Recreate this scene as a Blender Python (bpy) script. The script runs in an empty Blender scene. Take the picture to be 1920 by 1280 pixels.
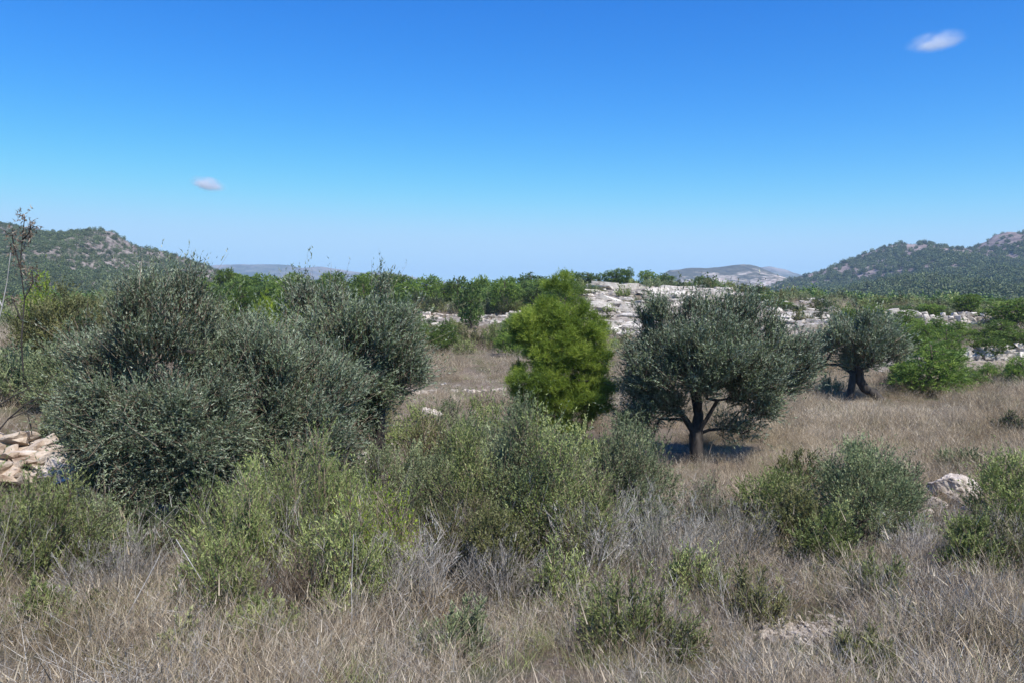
import bpy, bmesh, math, random
import numpy as np
from mathutils import Vector

random.seed(7)
RNG = np.random.default_rng(11)
scene = bpy.context.scene
COL = scene.collection

# ------------------------------------------------------------------ camera
F = 1507.0
PITCH = math.radians(3.49)
CAM_Z = 4.0
cam_data = bpy.data.cameras.new("camera")
cam_data.sensor_width = 36.0
cam_data.lens = F / 1920.0 * 36.0
cam_data.clip_end = 30000.0
cam_data.clip_start = 0.1
cam = bpy.data.objects.new("camera", cam_data)
cam.location = (0, 0, CAM_Z)
cam.rotation_euler = (math.pi / 2 - PITCH, 0, 0)
COL.objects.link(cam)
scene.camera = cam

# ------------------------------------------------------------------ sky, sun, exposure
SUN_EL, SUN_AZ = 53.0, 142.0          # azimuth clockwise from +Y (the view direction)
world = bpy.data.worlds.new("World")
scene.world = world
world.use_nodes = True
wn, wl = world.node_tree.nodes, world.node_tree.links
wn.clear()
sky = wn.new("ShaderNodeTexSky")
sky.sky_type = 'NISHITA'
sky.sun_disc = False
sky.sun_elevation = math.radians(SUN_EL)
sky.sun_rotation = math.radians(SUN_AZ)
sky.altitude = 300
sky.air_density = 1.0
sky.dust_density = 0.3
sky.ozone_density = 3.0
# the camera's saturated blue: one contrast curve per channel over the whole sky
sat = wn.new("ShaderNodeHueSaturation"); sat.inputs['Saturation'].default_value = 1.3
sep = wn.new("ShaderNodeSeparateColor"); com = wn.new("ShaderNodeCombineColor")
wl.new(sky.outputs[0], sat.inputs['Color']); wl.new(sat.outputs[0], sep.inputs[0])
SKY_S = 0.12
EXPO = 1.42                 # 2 ** exposure
for ch, (pw, k) in enumerate(((1.6, 1.40), (1.2, 1.24), (.8, 1.30))):
    a = wn.new("ShaderNodeMath"); a.operation = 'MULTIPLY'; a.inputs[1].default_value = .13
    b = wn.new("ShaderNodeMath"); b.operation = 'POWER'; b.inputs[1].default_value = pw
    c = wn.new("ShaderNodeMath"); c.operation = 'MULTIPLY'; c.inputs[1].default_value = k / SKY_S / EXPO
    wl.new(sep.outputs[ch], a.inputs[0]); wl.new(a.outputs[0], b.inputs[0]); wl.new(b.outputs[0], c.inputs[0])
    e = wn.new("ShaderNodeMath"); e.operation = 'SMOOTH_MIN'; e.inputs[1].default_value = (.46, .735, 1.0)[ch] / SKY_S / EXPO; e.inputs[2].default_value = (.35, .3, .1)[ch] / SKY_S / EXPO
    wl.new(c.outputs[0], e.inputs[0]); wl.new(e.outputs[0], com.inputs[ch])
bg = wn.new("ShaderNodeBackground")
bg.inputs['Strength'].default_value = SKY_S
wo = wn.new("ShaderNodeOutputWorld")
wl.new(com.outputs[0], bg.inputs[0])
wl.new(bg.outputs[0], wo.inputs[0])

sun_data = bpy.data.lights.new("sun", 'SUN')
sun_data.energy = 4.5
sun_data.angle = math.radians(0.5)
sun_data.color = (1.0, 0.955, 0.89)
sun = bpy.data.objects.new("sun", sun_data)
az, el = math.radians(SUN_AZ), math.radians(SUN_EL)
sdir = Vector((math.sin(az) * math.cos(el), math.cos(az) * math.cos(el), math.sin(el)))
sun.rotation_euler = sdir.to_track_quat('Z', 'Y').to_euler()
sun.location = (30, -20, 60)
COL.objects.link(sun)

scene.view_settings.view_transform = 'Standard'
scene.view_settings.look = 'None'
scene.view_settings.gamma = 1.0
scene.view_settings.use_curve_mapping = False
scene.view_settings.exposure = math.log2(EXPO)
scene.cycles.max_bounces = 6
scene.cycles.diffuse_bounces = 3
scene.cycles.glossy_bounces = 2
scene.cycles.transmission_bounces = 4
scene.cycles.volume_bounces = 3
scene.cycles.transparent_max_bounces = 8

# ------------------------------------------------------------------ helpers
def at(px, py, d):
    """world point seen at photo pixel (px, py) at distance d along +Y"""
    dx, dz = (px - 960) / F, (640 - py) / F
    vy = math.cos(PITCH) + dz * math.sin(PITCH)
    vz = -math.sin(PITCH) + dz * math.cos(PITCH)
    k = d / vy
    return np.array([dx * k, d, CAM_Z + vz * k])

def mpp(d):
    return d / F

def tag(o, label=None, cat=None, group=None, kind=None):
    if label: o['label'] = label
    if cat: o['category'] = cat
    if group: o['group'] = group
    if kind: o['kind'] = kind
    return o

def link(o, parent=None):
    COL.objects.link(o)
    if parent is not None: o.parent = parent
    return o

def empty(name, loc, rz=0.0):
    o = bpy.data.objects.new(name, None)
    o.location = tuple(float(v) for v in loc)
    o.rotation_euler = (0, 0, rz)
    o.empty_display_size = 0.3
    return link(o)

def quads_mesh(name, V, tone=None, n=4):
    """V: (N, n, 3) separate polygons of n corners"""
    V = np.asarray(V, dtype=np.float32)
    N = V.shape[0]
    me = bpy.data.meshes.new(name)
    me.vertices.add(N * n)
    me.vertices.foreach_set("co", V.reshape(-1))
    me.loops.add(N * n)
    me.loops.foreach_set("vertex_index", np.arange(N * n, dtype=np.int32))
    me.polygons.add(N)
    me.polygons.foreach_set("loop_start", np.arange(0, N * n, n, dtype=np.int32))
    if tone is not None:
        a = me.attributes.new("tone", 'FLOAT', 'FACE')
        a.data.foreach_set("value", np.asarray(tone, dtype=np.float32))
    me.update(calc_edges=True)
    return me

def grid_mesh(name, X, Y, Z, smooth=True, attrs=None):
    r, c = X.shape
    me = bpy.data.meshes.new(name)
    co = np.stack([X, Y, Z], -1).reshape(-1, 3).astype(np.float32)
    me.vertices.add(r * c)
    me.vertices.foreach_set("co", co.reshape(-1))
    i = np.arange(r * c).reshape(r, c)
    q = np.stack([i[:-1, :-1], i[:-1, 1:], i[1:, 1:], i[1:, :-1]], -1).reshape(-1, 4)
    n = len(q)
    me.loops.add(n * 4)
    me.loops.foreach_set("vertex_index", q.reshape(-1).astype(np.int32))
    me.polygons.add(n)
    me.polygons.foreach_set("loop_start", np.arange(0, n * 4, 4, dtype=np.int32))
    me.polygons.foreach_set("use_smooth", np.full(n, smooth))
    for k, v in (attrs or {}).items():
        a = me.attributes.new(k, 'FLOAT', 'POINT')
        a.data.foreach_set("value", v.reshape(-1).astype(np.float32))
    me.update(calc_edges=True)
    return me

def unit(v):
    return v / np.maximum(np.linalg.norm(v, axis=-1, keepdims=True), 1e-9)

def rand_dir(n):
    return unit(RNG.normal(size=(n, 3)))

# value noise, numpy
_P = RNG.random((256, 256)).astype(np.float64)
def vnoise(x, y):
    xi, yi = np.floor(x).astype(int), np.floor(y).astype(int)
    fx, fy = x - xi, y - yi
    fx, fy = fx * fx * (3 - 2 * fx), fy * fy * (3 - 2 * fy)
    a = _P[xi % 256, yi % 256]; b = _P[(xi + 1) % 256, yi % 256]
    c = _P[xi % 256, (yi + 1) % 256]; d = _P[(xi + 1) % 256, (yi + 1) % 256]
    return (a * (1 - fx) + b * fx) * (1 - fy) + (c * (1 - fx) + d * fx) * fy
def fbm(x, y, o=4):
    s, a, t = 0, 1.0, 0
    for k in range(o):
        s = s + a * (vnoise(x * 2 ** k + 17 * k, y * 2 ** k + 31 * k) - .5); t += a; a *= .5
    return s / t * 2

# ------------------------------------------------------------------ materials
def new_mat(name):
    m = bpy.data.materials.new(name); m.use_nodes = True
    n, l = m.node_tree.nodes, m.node_tree.links
    n.clear()
    out = n.new("ShaderNodeOutputMaterial")
    return m, n, l, out

def ramp(n, stops):
    r = n.new("ShaderNodeValToRGB")
    e = r.color_ramp.elements
    e[0].position, e[0].color = stops[0][0], (*stops[0][1], 1)
    e[1].position, e[1].color = stops[-1][0], (*stops[-1][1], 1)
    for p, c in stops[1:-1]:
        x = e.new(p); x.color = (*c, 1)
    return r

def leaf_mat(name, stops, back=None, transl=.25, rough=.55, spec=.3, var=.25, patch=0):
    m, n, l, out = new_mat(name)
    at_ = n.new("ShaderNodeAttribute"); at_.attribute_name = "tone"
    r = ramp(n, stops)
    l.new(at_.outputs['Fac'], r.inputs[0])
    oi = n.new("ShaderNodeObjectInfo")
    mr = n.new("ShaderNodeMapRange")
    mr.inputs['To Min'].default_value = 1 - var; mr.inputs['To Max'].default_value = 1 + var
    l.new(oi.outputs['Random'], mr.inputs['Value'])
    hs = n.new("ShaderNodeHueSaturation")
    if patch:
        pg = n.new("ShaderNodeNewGeometry")
        pn = n.new("ShaderNodeTexNoise"); pn.inputs['Scale'].default_value = patch; pn.inputs['Detail'].default_value = 4
        l.new(pg.outputs['Position'], pn.inputs[0])
        pr = n.new("ShaderNodeMapRange"); pr.inputs['From Min'].default_value = .32; pr.inputs['From Max'].default_value = .68
        pr.inputs['To Min'].default_value = .62; pr.inputs['To Max'].default_value = 1.3
        l.new(pn.outputs[0], pr.inputs['Value'])
        pm = n.new("ShaderNodeMath"); pm.operation = 'MULTIPLY'; l.new(pr.outputs[0], pm.inputs[0]); l.new(mr.outputs[0], pm.inputs[1])
        l.new(pm.outputs[0], hs.inputs['Value'])
        ps = n.new("ShaderNodeMapRange"); ps.inputs['From Min'].default_value = .35; ps.inputs['From Max'].default_value = .65
        ps.inputs['To Min'].default_value = 1.15; ps.inputs['To Max'].default_value = .8
        l.new(pn.outputs[0], ps.inputs['Value']); l.new(ps.outputs[0], hs.inputs['Saturation'])
    else:
        l.new(mr.outputs[0], hs.inputs['Value'])
    l.new(r.outputs[0], hs.inputs['Color'])
    col = hs.outputs[0]
    if back:
        g = n.new("ShaderNodeNewGeometry")
        mx = n.new("ShaderNodeMix"); mx.data_type = 'RGBA'
        l.new(g.outputs['Backfacing'], mx.inputs['Factor'])
        l.new(col, mx.inputs['A']); mx.inputs['B'].default_value = (*back, 1)
        col = mx.outputs['Result']
    p = n.new("ShaderNodeBsdfPrincipled")
    p.inputs['Roughness'].default_value = rough
    p.inputs['Specular IOR Level'].default_value = spec
    l.new(col, p.inputs['Base Color'])
    t = n.new("ShaderNodeBsdfTranslucent"); l.new(col, t.inputs[0])
    ms = n.new("ShaderNodeMixShader"); ms.inputs[0].default_value = transl
    l.new(p.outputs[0], ms.inputs[1]); l.new(t.outputs[0], ms.inputs[2])
    l.new(ms.outputs[0], out.inputs[0])
    return m

def bark_mat(name, a, b, scale=9.0):
    m, n, l, out = new_mat(name)
    tc = n.new("ShaderNodeTexCoord")
    mp = n.new("ShaderNodeMapping"); mp.inputs['Scale'].default_value = (1, 1, .25)
    nz = n.new("ShaderNodeTexNoise"); nz.inputs['Scale'].default_value = scale; nz.inputs['Detail'].default_value = 6
    l.new(tc.outputs['Object'], mp.inputs[0]); l.new(mp.outputs[0], nz.inputs[0])
    r = ramp(n, [(.35, a), (.65, b)]); l.new(nz.outputs[0], r.inputs[0])
    p = n.new("ShaderNodeBsdfPrincipled"); p.inputs['Roughness'].default_value = .9
    l.new(r.outputs[0], p.inputs['Base Color'])
    bu = n.new("ShaderNodeBump"); bu.inputs['Strength'].default_value = .8; bu.inputs['Distance'].default_value = .03
    l.new(nz.outputs[0], bu.inputs['Height']); l.new(bu.outputs[0], p.inputs['Normal'])
    l.new(p.outputs[0], out.inputs[0])
    return m

def stone_mat(name, a, b, c, scale=3.0):
    m, n, l, out = new_mat(name)
    g = n.new("ShaderNodeNewGeometry")
    nz = n.new("ShaderNodeTexNoise"); nz.inputs['Scale'].default_value = scale; nz.inputs['Detail'].default_value = 8
    nz.inputs['Roughness'].default_value = .65
    l.new(g.outputs['Position'], nz.inputs[0])
    r = ramp(n, [(.3, c), (.45, a), (.65, b)]); l.new(nz.outputs[0], r.inputs[0])
    oi = n.new("ShaderNodeObjectInfo")
    mr = n.new("ShaderNodeMapRange"); mr.inputs['To Min'].default_value = .75; mr.inputs['To Max'].default_value = 1.15
    l.new(oi.outputs['Random'], mr.inputs['Value'])
    hs = n.new("ShaderNodeHueSaturation"); l.new(mr.outputs[0], hs.inputs['Value']); l.new(r.outputs[0], hs.inputs['Color'])
    p = n.new("ShaderNodeBsdfPrincipled"); p.inputs['Roughness'].default_value = .95
    p.inputs['Specular IOR Level'].default_value = .15
    l.new(hs.outputs[0], p.inputs['Base Color'])
    nb = n.new("ShaderNodeTexNoise"); nb.inputs['Scale'].default_value = scale * 4; nb.inputs['Detail'].default_value = 8
    l.new(g.outputs['Position'], nb.inputs[0])
    bu = n.new("ShaderNodeBump"); bu.inputs['Strength'].default_value = .7; bu.inputs['Distance'].default_value = .05 * 3 / scale
    l.new(nb.outputs[0], bu.inputs['Height']); l.new(bu.outputs[0], p.inputs['Normal'])
    l.new(p.outputs[0], out.inputs[0])
    return m

M = {}
M['olive'] = leaf_mat("olive_leaf", [(0, (.05, .08, .036)), (.5, (.13, .185, .085)), (1, (.28, .345, .17))], back=(.25, .29, .20), rough=.45, spec=.35, transl=.18)
M['olive_dark'] = leaf_mat("wild_olive_leaf", [(0, (.045, .07, .036)), (.5, (.125, .17, .088)), (1, (.29, .35, .19))], back=(.24, .28, .19), rough=.45, spec=.35, transl=.15)
M['pine'] = leaf_mat("pine_needle", [(0, (.10, .16, .028)), (.5, (.25, .345, .05)), (1, (.50, .58, .11))], transl=.42)
M['pine_mid'] = leaf_mat("pine_needle_green", [(0, (.06, .115, .026)), (.5, (.155, .24, .046)), (1, (.32, .42, .085))], transl=.35)
M['far_pine'] = leaf_mat("far_pine_needle", [(0, (.04, .085, .026)), (.5, (.105, .175, .046)), (1, (.22, .30, .075))], transl=.2, var=.2)
M['hill_tree'] = leaf_mat("hill_tree_leaf", [(0, (.045, .07, .034)), (.5, (.10, .13, .05)), (1, (.18, .205, .085))], transl=.1, var=.35)
M['broom'] = leaf_mat("broom_leaf", [(0, (.09, .125, .035)), (.5, (.235, .285, .09)), (1, (.45, .49, .19))], transl=.25)
M['grey_green'] = leaf_mat("grey_green_leaf", [(0, (.08, .105, .05)), (.5, (.195, .235, .11)), (1, (.38, .42, .22))], transl=.2)
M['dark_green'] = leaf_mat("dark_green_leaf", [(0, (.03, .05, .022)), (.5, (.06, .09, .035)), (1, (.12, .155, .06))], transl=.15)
M['olive_brown'] = leaf_mat("olive_brown_leaf", [(0, (.07, .08, .03)), (.5, (.155, .165, .06)), (1, (.28, .27, .11))], transl=.2)
M['pale'] = leaf_mat("pale_leaf", [(0, (.18, .20, .08)), (1, (.42, .42, .2))], transl=.25)
M['yellow_green'] = leaf_mat("yellow_green_leaf", [(0, (.12, .19, .02)), (1, (.34, .42, .04))], transl=.3)
M['straw'] = leaf_mat("straw", [(0, (.19, .14, .09)), (.5, (.39, .31, .21)), (1, (.62, .53, .39))], transl=.2, var=.3, patch=.7)
M['straw_gold'] = leaf_mat("straw_gold", [(0, (.24, .175, .10)), (.5, (.43, .335, .21)), (1, (.64, .53, .37))], transl=.2, var=.3, patch=.3)
M['dry_grey'] = leaf_mat("dry_grey_twig", [(0, (.15, .125, .10)), (.5, (.29, .26, .225)), (1, (.50, .47, .42))], transl=.05, var=.3)
M['silver'] = leaf_mat("silver_twig", [(0, (.17, .15, .12)), (.5, (.31, .285, .24)), (1, (.51, .48, .425))], transl=.05, var=.2)
M['dry_brown'] = leaf_mat("dry_brown_twig", [(0, (.09, .06, .04)), (.5, (.17, .125, .09)), (1, (.28, .22, .16))], transl=.05, var=.3)
M['rust'] = leaf_mat("rusty_leaf", [(0, (.12, .055, .035)), (1, (.24, .13, .08))], transl=.2)
M['bark'] = bark_mat("dark_bark", (.018, .014, .011), (.06, .05, .042))
M['pine_bark'] = bark_mat("pine_bark", (.05, .035, .025), (.13, .10, .075))
M['dead_wood'] = bark_mat("dead_wood", (.30, .28, .26), (.55, .53, .50))
M['limestone'] = stone_mat("limestone", (.43, .385, .33), (.62, .575, .51), (.17, .14, .11), 2.2)
M['boulder'] = stone_mat("warm_limestone", (.46, .39, .32), (.64, .57, .49), (.18, .14, .11), 7.0)
M['tan_rock'] = stone_mat("tan_rock", (.38, .295, .215), (.60, .53, .44), (.17, .11, .075), 3.0)

# ------------------------------------------------------------------ terrain height
_cols = [-600, 60, 250, 500, 880, 1130, 1330, 1500, 1650, 1800, 2600]
_ys = [-80, -10, 0, 4, 7, 10, 13, 15, 18, 22, 26, 30.5, 32.5, 38, 41.5, 45, 50, 56, 61, 66, 72, 80, 90, 105, 130, 200, 300, 500, 900, 2000, 5000]
_base = [3.0, 2.5, 2.4, 1.6, 1.0, .58, .30, .18, 0, 0, .05]
_tab = {
 -600: _base[:6] + [1.4, 2.4, 2.9, 3.2, 3.2, 3.0, 3.0, 3.0, 3.0, 3.0, 3.0, 3.0, 3, 3, 3, 3, 3, 2, 0, -4, -6, -6, -10, -30, -60],
   60: _base[:6] + [1.15, 1.7, 2.0, 2.2, 2.3, 2.3, 2.3, 2.3, 2.3, 2.3, 2.3, 2.3, 2.3, 2.3, 2.4, 2.5, 2.5, 2, 0, -4, -6, -6, -10, -30, -60],
  250: _base[:6] + [.45, .7, .9, 1.0, 1.1, 1.1, 1.2, 1.3, 1.4, 1.5, 1.6, 1.7, 1.8, 1.9, 2.0, 2.3, 2.5, 2, 0, -4, -6, -6, -10, -30, -60],
  500: _base + [.05, .2, .4, .6, .75, .9, 1.1, 1.3, 1.5, 1.8, 2.2, 2.5, 2.5, 1, -4, -6, -6, -10, -30, -60],
  880: _base + [.05, .35, .5, .55, .62, .75, 1.0, 1.25, 1.75, 1.95, 2.2, 2.5, 2.7, 1.5, -4, -6, -6, -10, -30, -60],
 1130: _base + [.05, .2, .3, .35, .4, .6, .9, 1.9, 2.9, 3.9, 4.5, 4.6, 4.2, 1.5, -4, -6, -6, -10, -30, -60],
 1330: _base + [.05, .15, .25, .35, .4, .6, .9, 1.6, 2.6, 3.5, 4.1, 4.0, 3.4, 1.0, -4, -6, -6, -10, -30, -60],
 1500: _base + [.05, .1, .25, .4, .5, .7, 1.1, 1.8, 2.5, 3.0, 3.2, 3.0, 2.2, .5, -4, -6, -6, -10, -30, -60],
 1650: _base + [.05, .1, .3, .6, .75, .9, 1.2, 1.9, 2.3, 2.5, 2.5, 2.2, 1.0, 0, -4, -6, -6, -10, -30, -60],
 1800: _base + [.05, .1, .3, 1.0, 1.05, 1.05, 1.1, 1.4, 2.2, 2.3, 2.3, 1.9, .8, -.5, -4, -6, -6, -10, -30, -60],
 2600: _base + [.05, .1, .3, 1.0, 1.1, 1.2, 1.5, 1.9, 2.2, 2.3, 2.3, 1.9, .8, -.5, -4, -6, -6, -10, -30, -60],
}
_T = np.array([_tab[c] for c in _cols], dtype=float)
_U = np.array([(c - 960) / F for c in _cols])
def H(x, y, detail=True):
    x = np.asarray(x, dtype=float); y = np.asarray(y, dtype=float)
    shp = np.broadcast(x, y).shape
    x = np.broadcast_to(x, shp).reshape(-1); y = np.broadcast_to(y, shp).reshape(-1)
    u = np.clip(x / np.maximum(y, 7.0), _U[0], _U[-1])
    prof = np.stack([np.interp(y, _ys, row) for row in _T])
    j = np.clip(np.searchsorted(_U, u) - 1, 0, len(_U) - 2)
    t = (u - _U[j]) / (_U[j + 1] - _U[j]); t = t * t * (3 - 2 * t)
    k = np.arange(len(x))
    z = prof[j, k] * (1 - t) + prof[j + 1, k] * t
    if detail:
        z = z + .12 * fbm(x * .35, y * .35, 3) * np.clip(np.hypot(x, y) / 8, .3, 1)
        z = z + .35 * fbm(x * .07 + 5, y * .07, 3) * np.clip((y - 45) / 30, 0, 1)
    return z.reshape(shp)
def h1(x, y):
    return float(H(np.array([x]), np.array([y]))[0])

def rockiness(x, y):
    """0..1: bare limestone ground"""
    x = np.asarray(x, float); y = np.asarray(y, float)
    px = x / np.maximum(y, 1) * F + 960
    n = fbm(x * .12 + 3, y * .12 + 9, 4)
    r = (.35 + .65 * (fbm(x * .35 + 30, y * .5 + 9, 3) > -.22)) * np.clip((px - 1085) / 40, 0, 1) * np.clip((1600 - px) / 60, 0, 1) * np.clip((y - 54) / 4, 0, 1) * np.clip((98 - y) / 6, 0, 1)
    r2 = np.clip((px - 1620) / 30, 0, 1) * (np.exp(-((y - 59.5) / 3.2) ** 2) + np.exp(-((y - 39.5) / 2.2) ** 2))
    r3 = np.clip((px - 700) / 60, 0, 1) * np.clip((1000 - px) / 60, 0, 1) * (.9 * np.exp(-((y - 66) / 4.5) ** 2) + .38 * np.exp(-((y - 32) / 1.0) ** 2))
    r4 = np.clip((170 - px) / 40, 0, 1) * np.exp(-((y - 13.2) / 1.0) ** 2)
    r5 = np.clip((px - 1400) / 40, 0, 1) * np.clip((1660 - px) / 40, 0, 1) * np.exp(-((y - 6.9) / .28) ** 2)
    base = np.clip((y - 45) / 20, 0, 1) * np.clip(n * 1.5, 0, .5)
    return np.clip(np.maximum.reduce([r * (.75 + .5 * n), r2, r3, r4, r5 * .9, base]), 0, 1)

def build_terrain():
    s = np.linspace(-6.2, 6.2, 360)
    X1 = 16 * np.sinh(s) / 1.0
    t1 = np.linspace(0, 6.35, 330); Y1 = 6 + 14 * np.sinh(t1)
    t0 = np.linspace(-3.6, 0, 60)[:-1]; Y0 = 6 + 14 * np.sinh(t0)
    Y1 = np.concatenate([Y0, Y1])
    X, Y = np.meshgrid(X1, Y1)
    Z = H(X, Y)
    R = rockiness(X, Y)
    Z = Z + R * .25 * np.abs(fbm(X * .9, Y * .9, 3)) * (Y > 20)
    me = grid_mesh("ground", X, Y, Z, attrs={"rocky": R})
    m, n, l, out = new_mat("dry_soil")
    g = n.new("ShaderNodeNewGeometry")
    def noise(sc, det=6, ro=.6):
        z = n.new("ShaderNodeTexNoise"); z.inputs['Scale'].default_value = sc; z.inputs['Detail'].default_value = det
        z.inputs['Roughness'].default_value = ro; l.new(g.outputs['Position'], z.inputs[0]); return z
    a = noise(1.3); b = noise(9, 8, .7); c = noise(.16, 4); d = noise(2.4, 10, .75)
    soil = ramp(n, [(.3, (.10, .075, .052)), (.5, (.20, .155, .11)), (.7, (.31, .25, .19))]); l.new(b.outputs[0], soil.inputs[0])
    herb = ramp(n, [(.4, (.21, .165, .125)), (.6, (.13, .13, .07))]); l.new(c.outputs[0], herb.inputs[0])
    mx = n.new("ShaderNodeMix"); mx.data_type = 'RGBA'
    ra = ramp(n, [(.42, (0, 0, 0)), (.6, (1, 1, 1))]); l.new(a.outputs[0], ra.inputs[0])
    l.new(ra.outputs[0], mx.inputs['Factor']); l.new(soil.outputs[0], mx.inputs['A']); l.new(herb.outputs[0], mx.inputs['B'])
    rock = ramp(n, [(.36, (.12, .10, .08)), (.50, (.30, .26, .22)), (.68, (.48, .43, .38))]); l.new(d.outputs[0], rock.inputs[0])
    at_ = n.new("ShaderNodeAttribute"); at_.attribute_name = "rocky"
    rr = n.new("ShaderNodeMath"); rr.operation = 'ADD'
    l.new(at_.outputs['Fac'], rr.inputs[0])
    sub = n.new("ShaderNodeMapRange"); sub.inputs['From Min'].default_value = .3; sub.inputs['From Max'].default_value = .7
    sub.inputs['To Min'].default_value = -.35; sub.inputs['To Max'].default_value = .25
    l.new(d.outputs[0], sub.inputs['Value']); l.new(sub.outputs[0], rr.inputs[1])
    st = n.new("ShaderNodeMapRange"); st.inputs['From Min'].default_value = .3; st.inputs['From Max'].default_value = .55
    l.new(rr.outputs[0], st.inputs['Value'])
    m2 = n.new("ShaderNodeMix"); m2.data_type = 'RGBA'
    l.new(st.outputs[0], m2.inputs['Factor']); l.new(mx.outputs['Result'], m2.inputs['A']); l.new(rock.outputs[0], m2.inputs['B'])
    p = n.new("ShaderNodeBsdfPrincipled"); p.inputs['Roughness'].default_value = .95; p.inputs['Specular IOR Level'].default_value = .1
    l.new(m2.outputs['Result'], p.inputs['Base Color'])
    bu = n.new("ShaderNodeBump"); bu.inputs['Strength'].default_value = .9; bu.inputs['Distance'].default_value = .12
    l.new(b.outputs[0], bu.inputs['Height']); l.new(bu.outputs[0], p.inputs['Normal'])
    l.new(p.outputs[0], out.inputs[0])
    me.materials.append(m)
    tag(link(bpy.data.objects.new("ground", me)), kind='structure', label="dry terraced ground of pale soil and limestone")
build_terrain()

# ------------------------------------------------------------------ instanced scatter (countless ground cover only)
HID = bpy.data.collections.new("ground_cover_sources")
def scatter(name, pts, scl, rotz, idx, variants, label, cat=None, tilt=None):
    n = len(pts)
    me = bpy.data.meshes.new(name)
    me.vertices.add(n)
    me.vertices.foreach_set("co", np.asarray(pts, dtype=np.float32).reshape(-1))
    a = me.attributes.new("scl", 'FLOAT_VECTOR', 'POINT'); a.data.foreach_set("vector", np.asarray(scl, dtype=np.float32).reshape(-1))
    rot = np.zeros((n, 3), np.float32); rot[:, 2] = rotz
    if tilt is not None: rot[:, :2] = tilt
    a = me.attributes.new("rot", 'FLOAT_VECTOR', 'POINT'); a.data.foreach_set("vector", rot.reshape(-1))
    a = me.attributes.new("idx", 'INT', 'POINT'); a.data.foreach_set("value", np.asarray(idx, dtype=np.int32))
    o = link(bpy.data.objects.new(name, me))
    ng = bpy.data.node_groups.new(name, 'GeometryNodeTree')
    ng.interface.new_socket(name="Geometry", in_out='INPUT', socket_type='NodeSocketGeometry')
    ng.interface.new_socket(name="Geometry", in_out='OUTPUT', socket_type='NodeSocketGeometry')
    N, L = ng.nodes, ng.links
    gi, go = N.new("NodeGroupInput"), N.new("NodeGroupOutput")
    mp = N.new("GeometryNodeMeshToPoints"); L.new(gi.outputs[0], mp.inputs[0])
    iop = N.new("GeometryNodeInstanceOnPoints"); L.new(mp.outputs[0], iop.inputs['Points'])
    jn = N.new("GeometryNodeJoinGeometry")
    for v in reversed(variants):
        oi = N.new("GeometryNodeObjectInfo"); oi.inputs['Object'].default_value = v
        oi.inputs['As Instance'].default_value = True
        L.new(oi.outputs['Geometry'], jn.inputs[0])
    L.new(jn.outputs[0], iop.inputs['Instance'])
    iop.inputs['Pick Instance'].default_value = True
    def attr(nm, ty):
        q = N.new("GeometryNodeInputNamedAttribute"); q.data_type = ty; q.inputs[0].default_value = nm; return q
    q = attr("idx", 'INT'); L.new(q.outputs[0], iop.inputs['Instance Index'])
    q = attr("rot", 'FLOAT_VECTOR')
    L.new(q.outputs[0], iop.inputs['Rotation'])
    q = attr("scl", 'FLOAT_VECTOR'); L.new(q.outputs[0], iop.inputs['Scale'])
    L.new(iop.outputs[0], go.inputs[0])
    md = o.modifiers.new("cover", 'NODES'); md.node_group = ng
    tag(o, label=label, cat=cat, kind='stuff')
    return o

def source(name, me, mat):
    me.materials.append(mat)
    return bpy.data.objects.new(name, me)      # never linked to the scene: only the scatter uses it

# blades: curved tapering strips, (n) bases -> two quads each
def blades(base, dirn, length, width, bend, tone, segs=2):
    n = len(base)
    side = unit(np.cross(dirn, rand_dir(n)))
    bd = unit(rand_dir(n) * [1, 1, .15]) * bend[:, None]
    P = []
    for k in range(segs + 1):
        t = k / segs
        P.append(base + dirn * (length * t)[:, None] + bd * (t * t) * length[:, None] - np.array([0, 0, 1.]) * (bend * .35 * t * t * length)[:, None])
    W = [width * (1 - .75 * (k / segs)) for k in range(segs + 1)]
    Q = []
    for k in range(segs):
        Q.append(np.stack([P[k] - side * W[k][:, None] / 2, P[k] + side * W[k][:, None] / 2,
                           P[k + 1] + side * W[k + 1][:, None] / 2, P[k + 1] - side * W[k + 1][:, None] / 2], 1))
    return np.concatenate(Q), np.tile(tone, segs), P[-1]

def twigs(base, dirn, length, width, kids, tone, spread=.8, gen2=2):
    """branched dry stems"""
    Q, T, tip = blades(base, dirn, length, width, RNG.uniform(.05, .4, len(base)), tone)
    qs, ts = [Q], [T]
    b, d, L_, w_, t_ = base, dirn, length, width, tone
    for g in range(gen2):
        n = len(b)
        k = kids
        pos = RNG.uniform(.25, .95, (n, k))
        nb = (b[:, None] + d[:, None] * (L_[:, None] * pos)[..., None]).reshape(-1, 3)
        nd = unit(np.repeat(d, k, 0) + rand_dir(n * k) * spread)
        nl = (np.repeat(L_, k) * (1.05 - pos.reshape(-1)) * RNG.uniform(.4, .8, n * k))
        nw = np.repeat(w_, k) * .7
        nt = np.clip(np.repeat(t_, k) + RNG.normal(0, .12, n * k), 0, 1)
        Q, T, tip = blades(nb, nd, nl, nw, RNG.uniform(.05, .3, n * k), nt, segs=1)
        qs.append(Q); ts.append(T)
        b, d, L_, w_, t_ = nb, nd, nl, nw, nt
    return np.concatenate(qs), np.concatenate(ts)

def disc(n, r):
    a = RNG.uniform(0, 2 * math.pi, n); q = r * np.sqrt(RNG.random(n))
    return np.stack([np.cos(a) * q, np.sin(a) * q, np.zeros(n)], 1)

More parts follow.
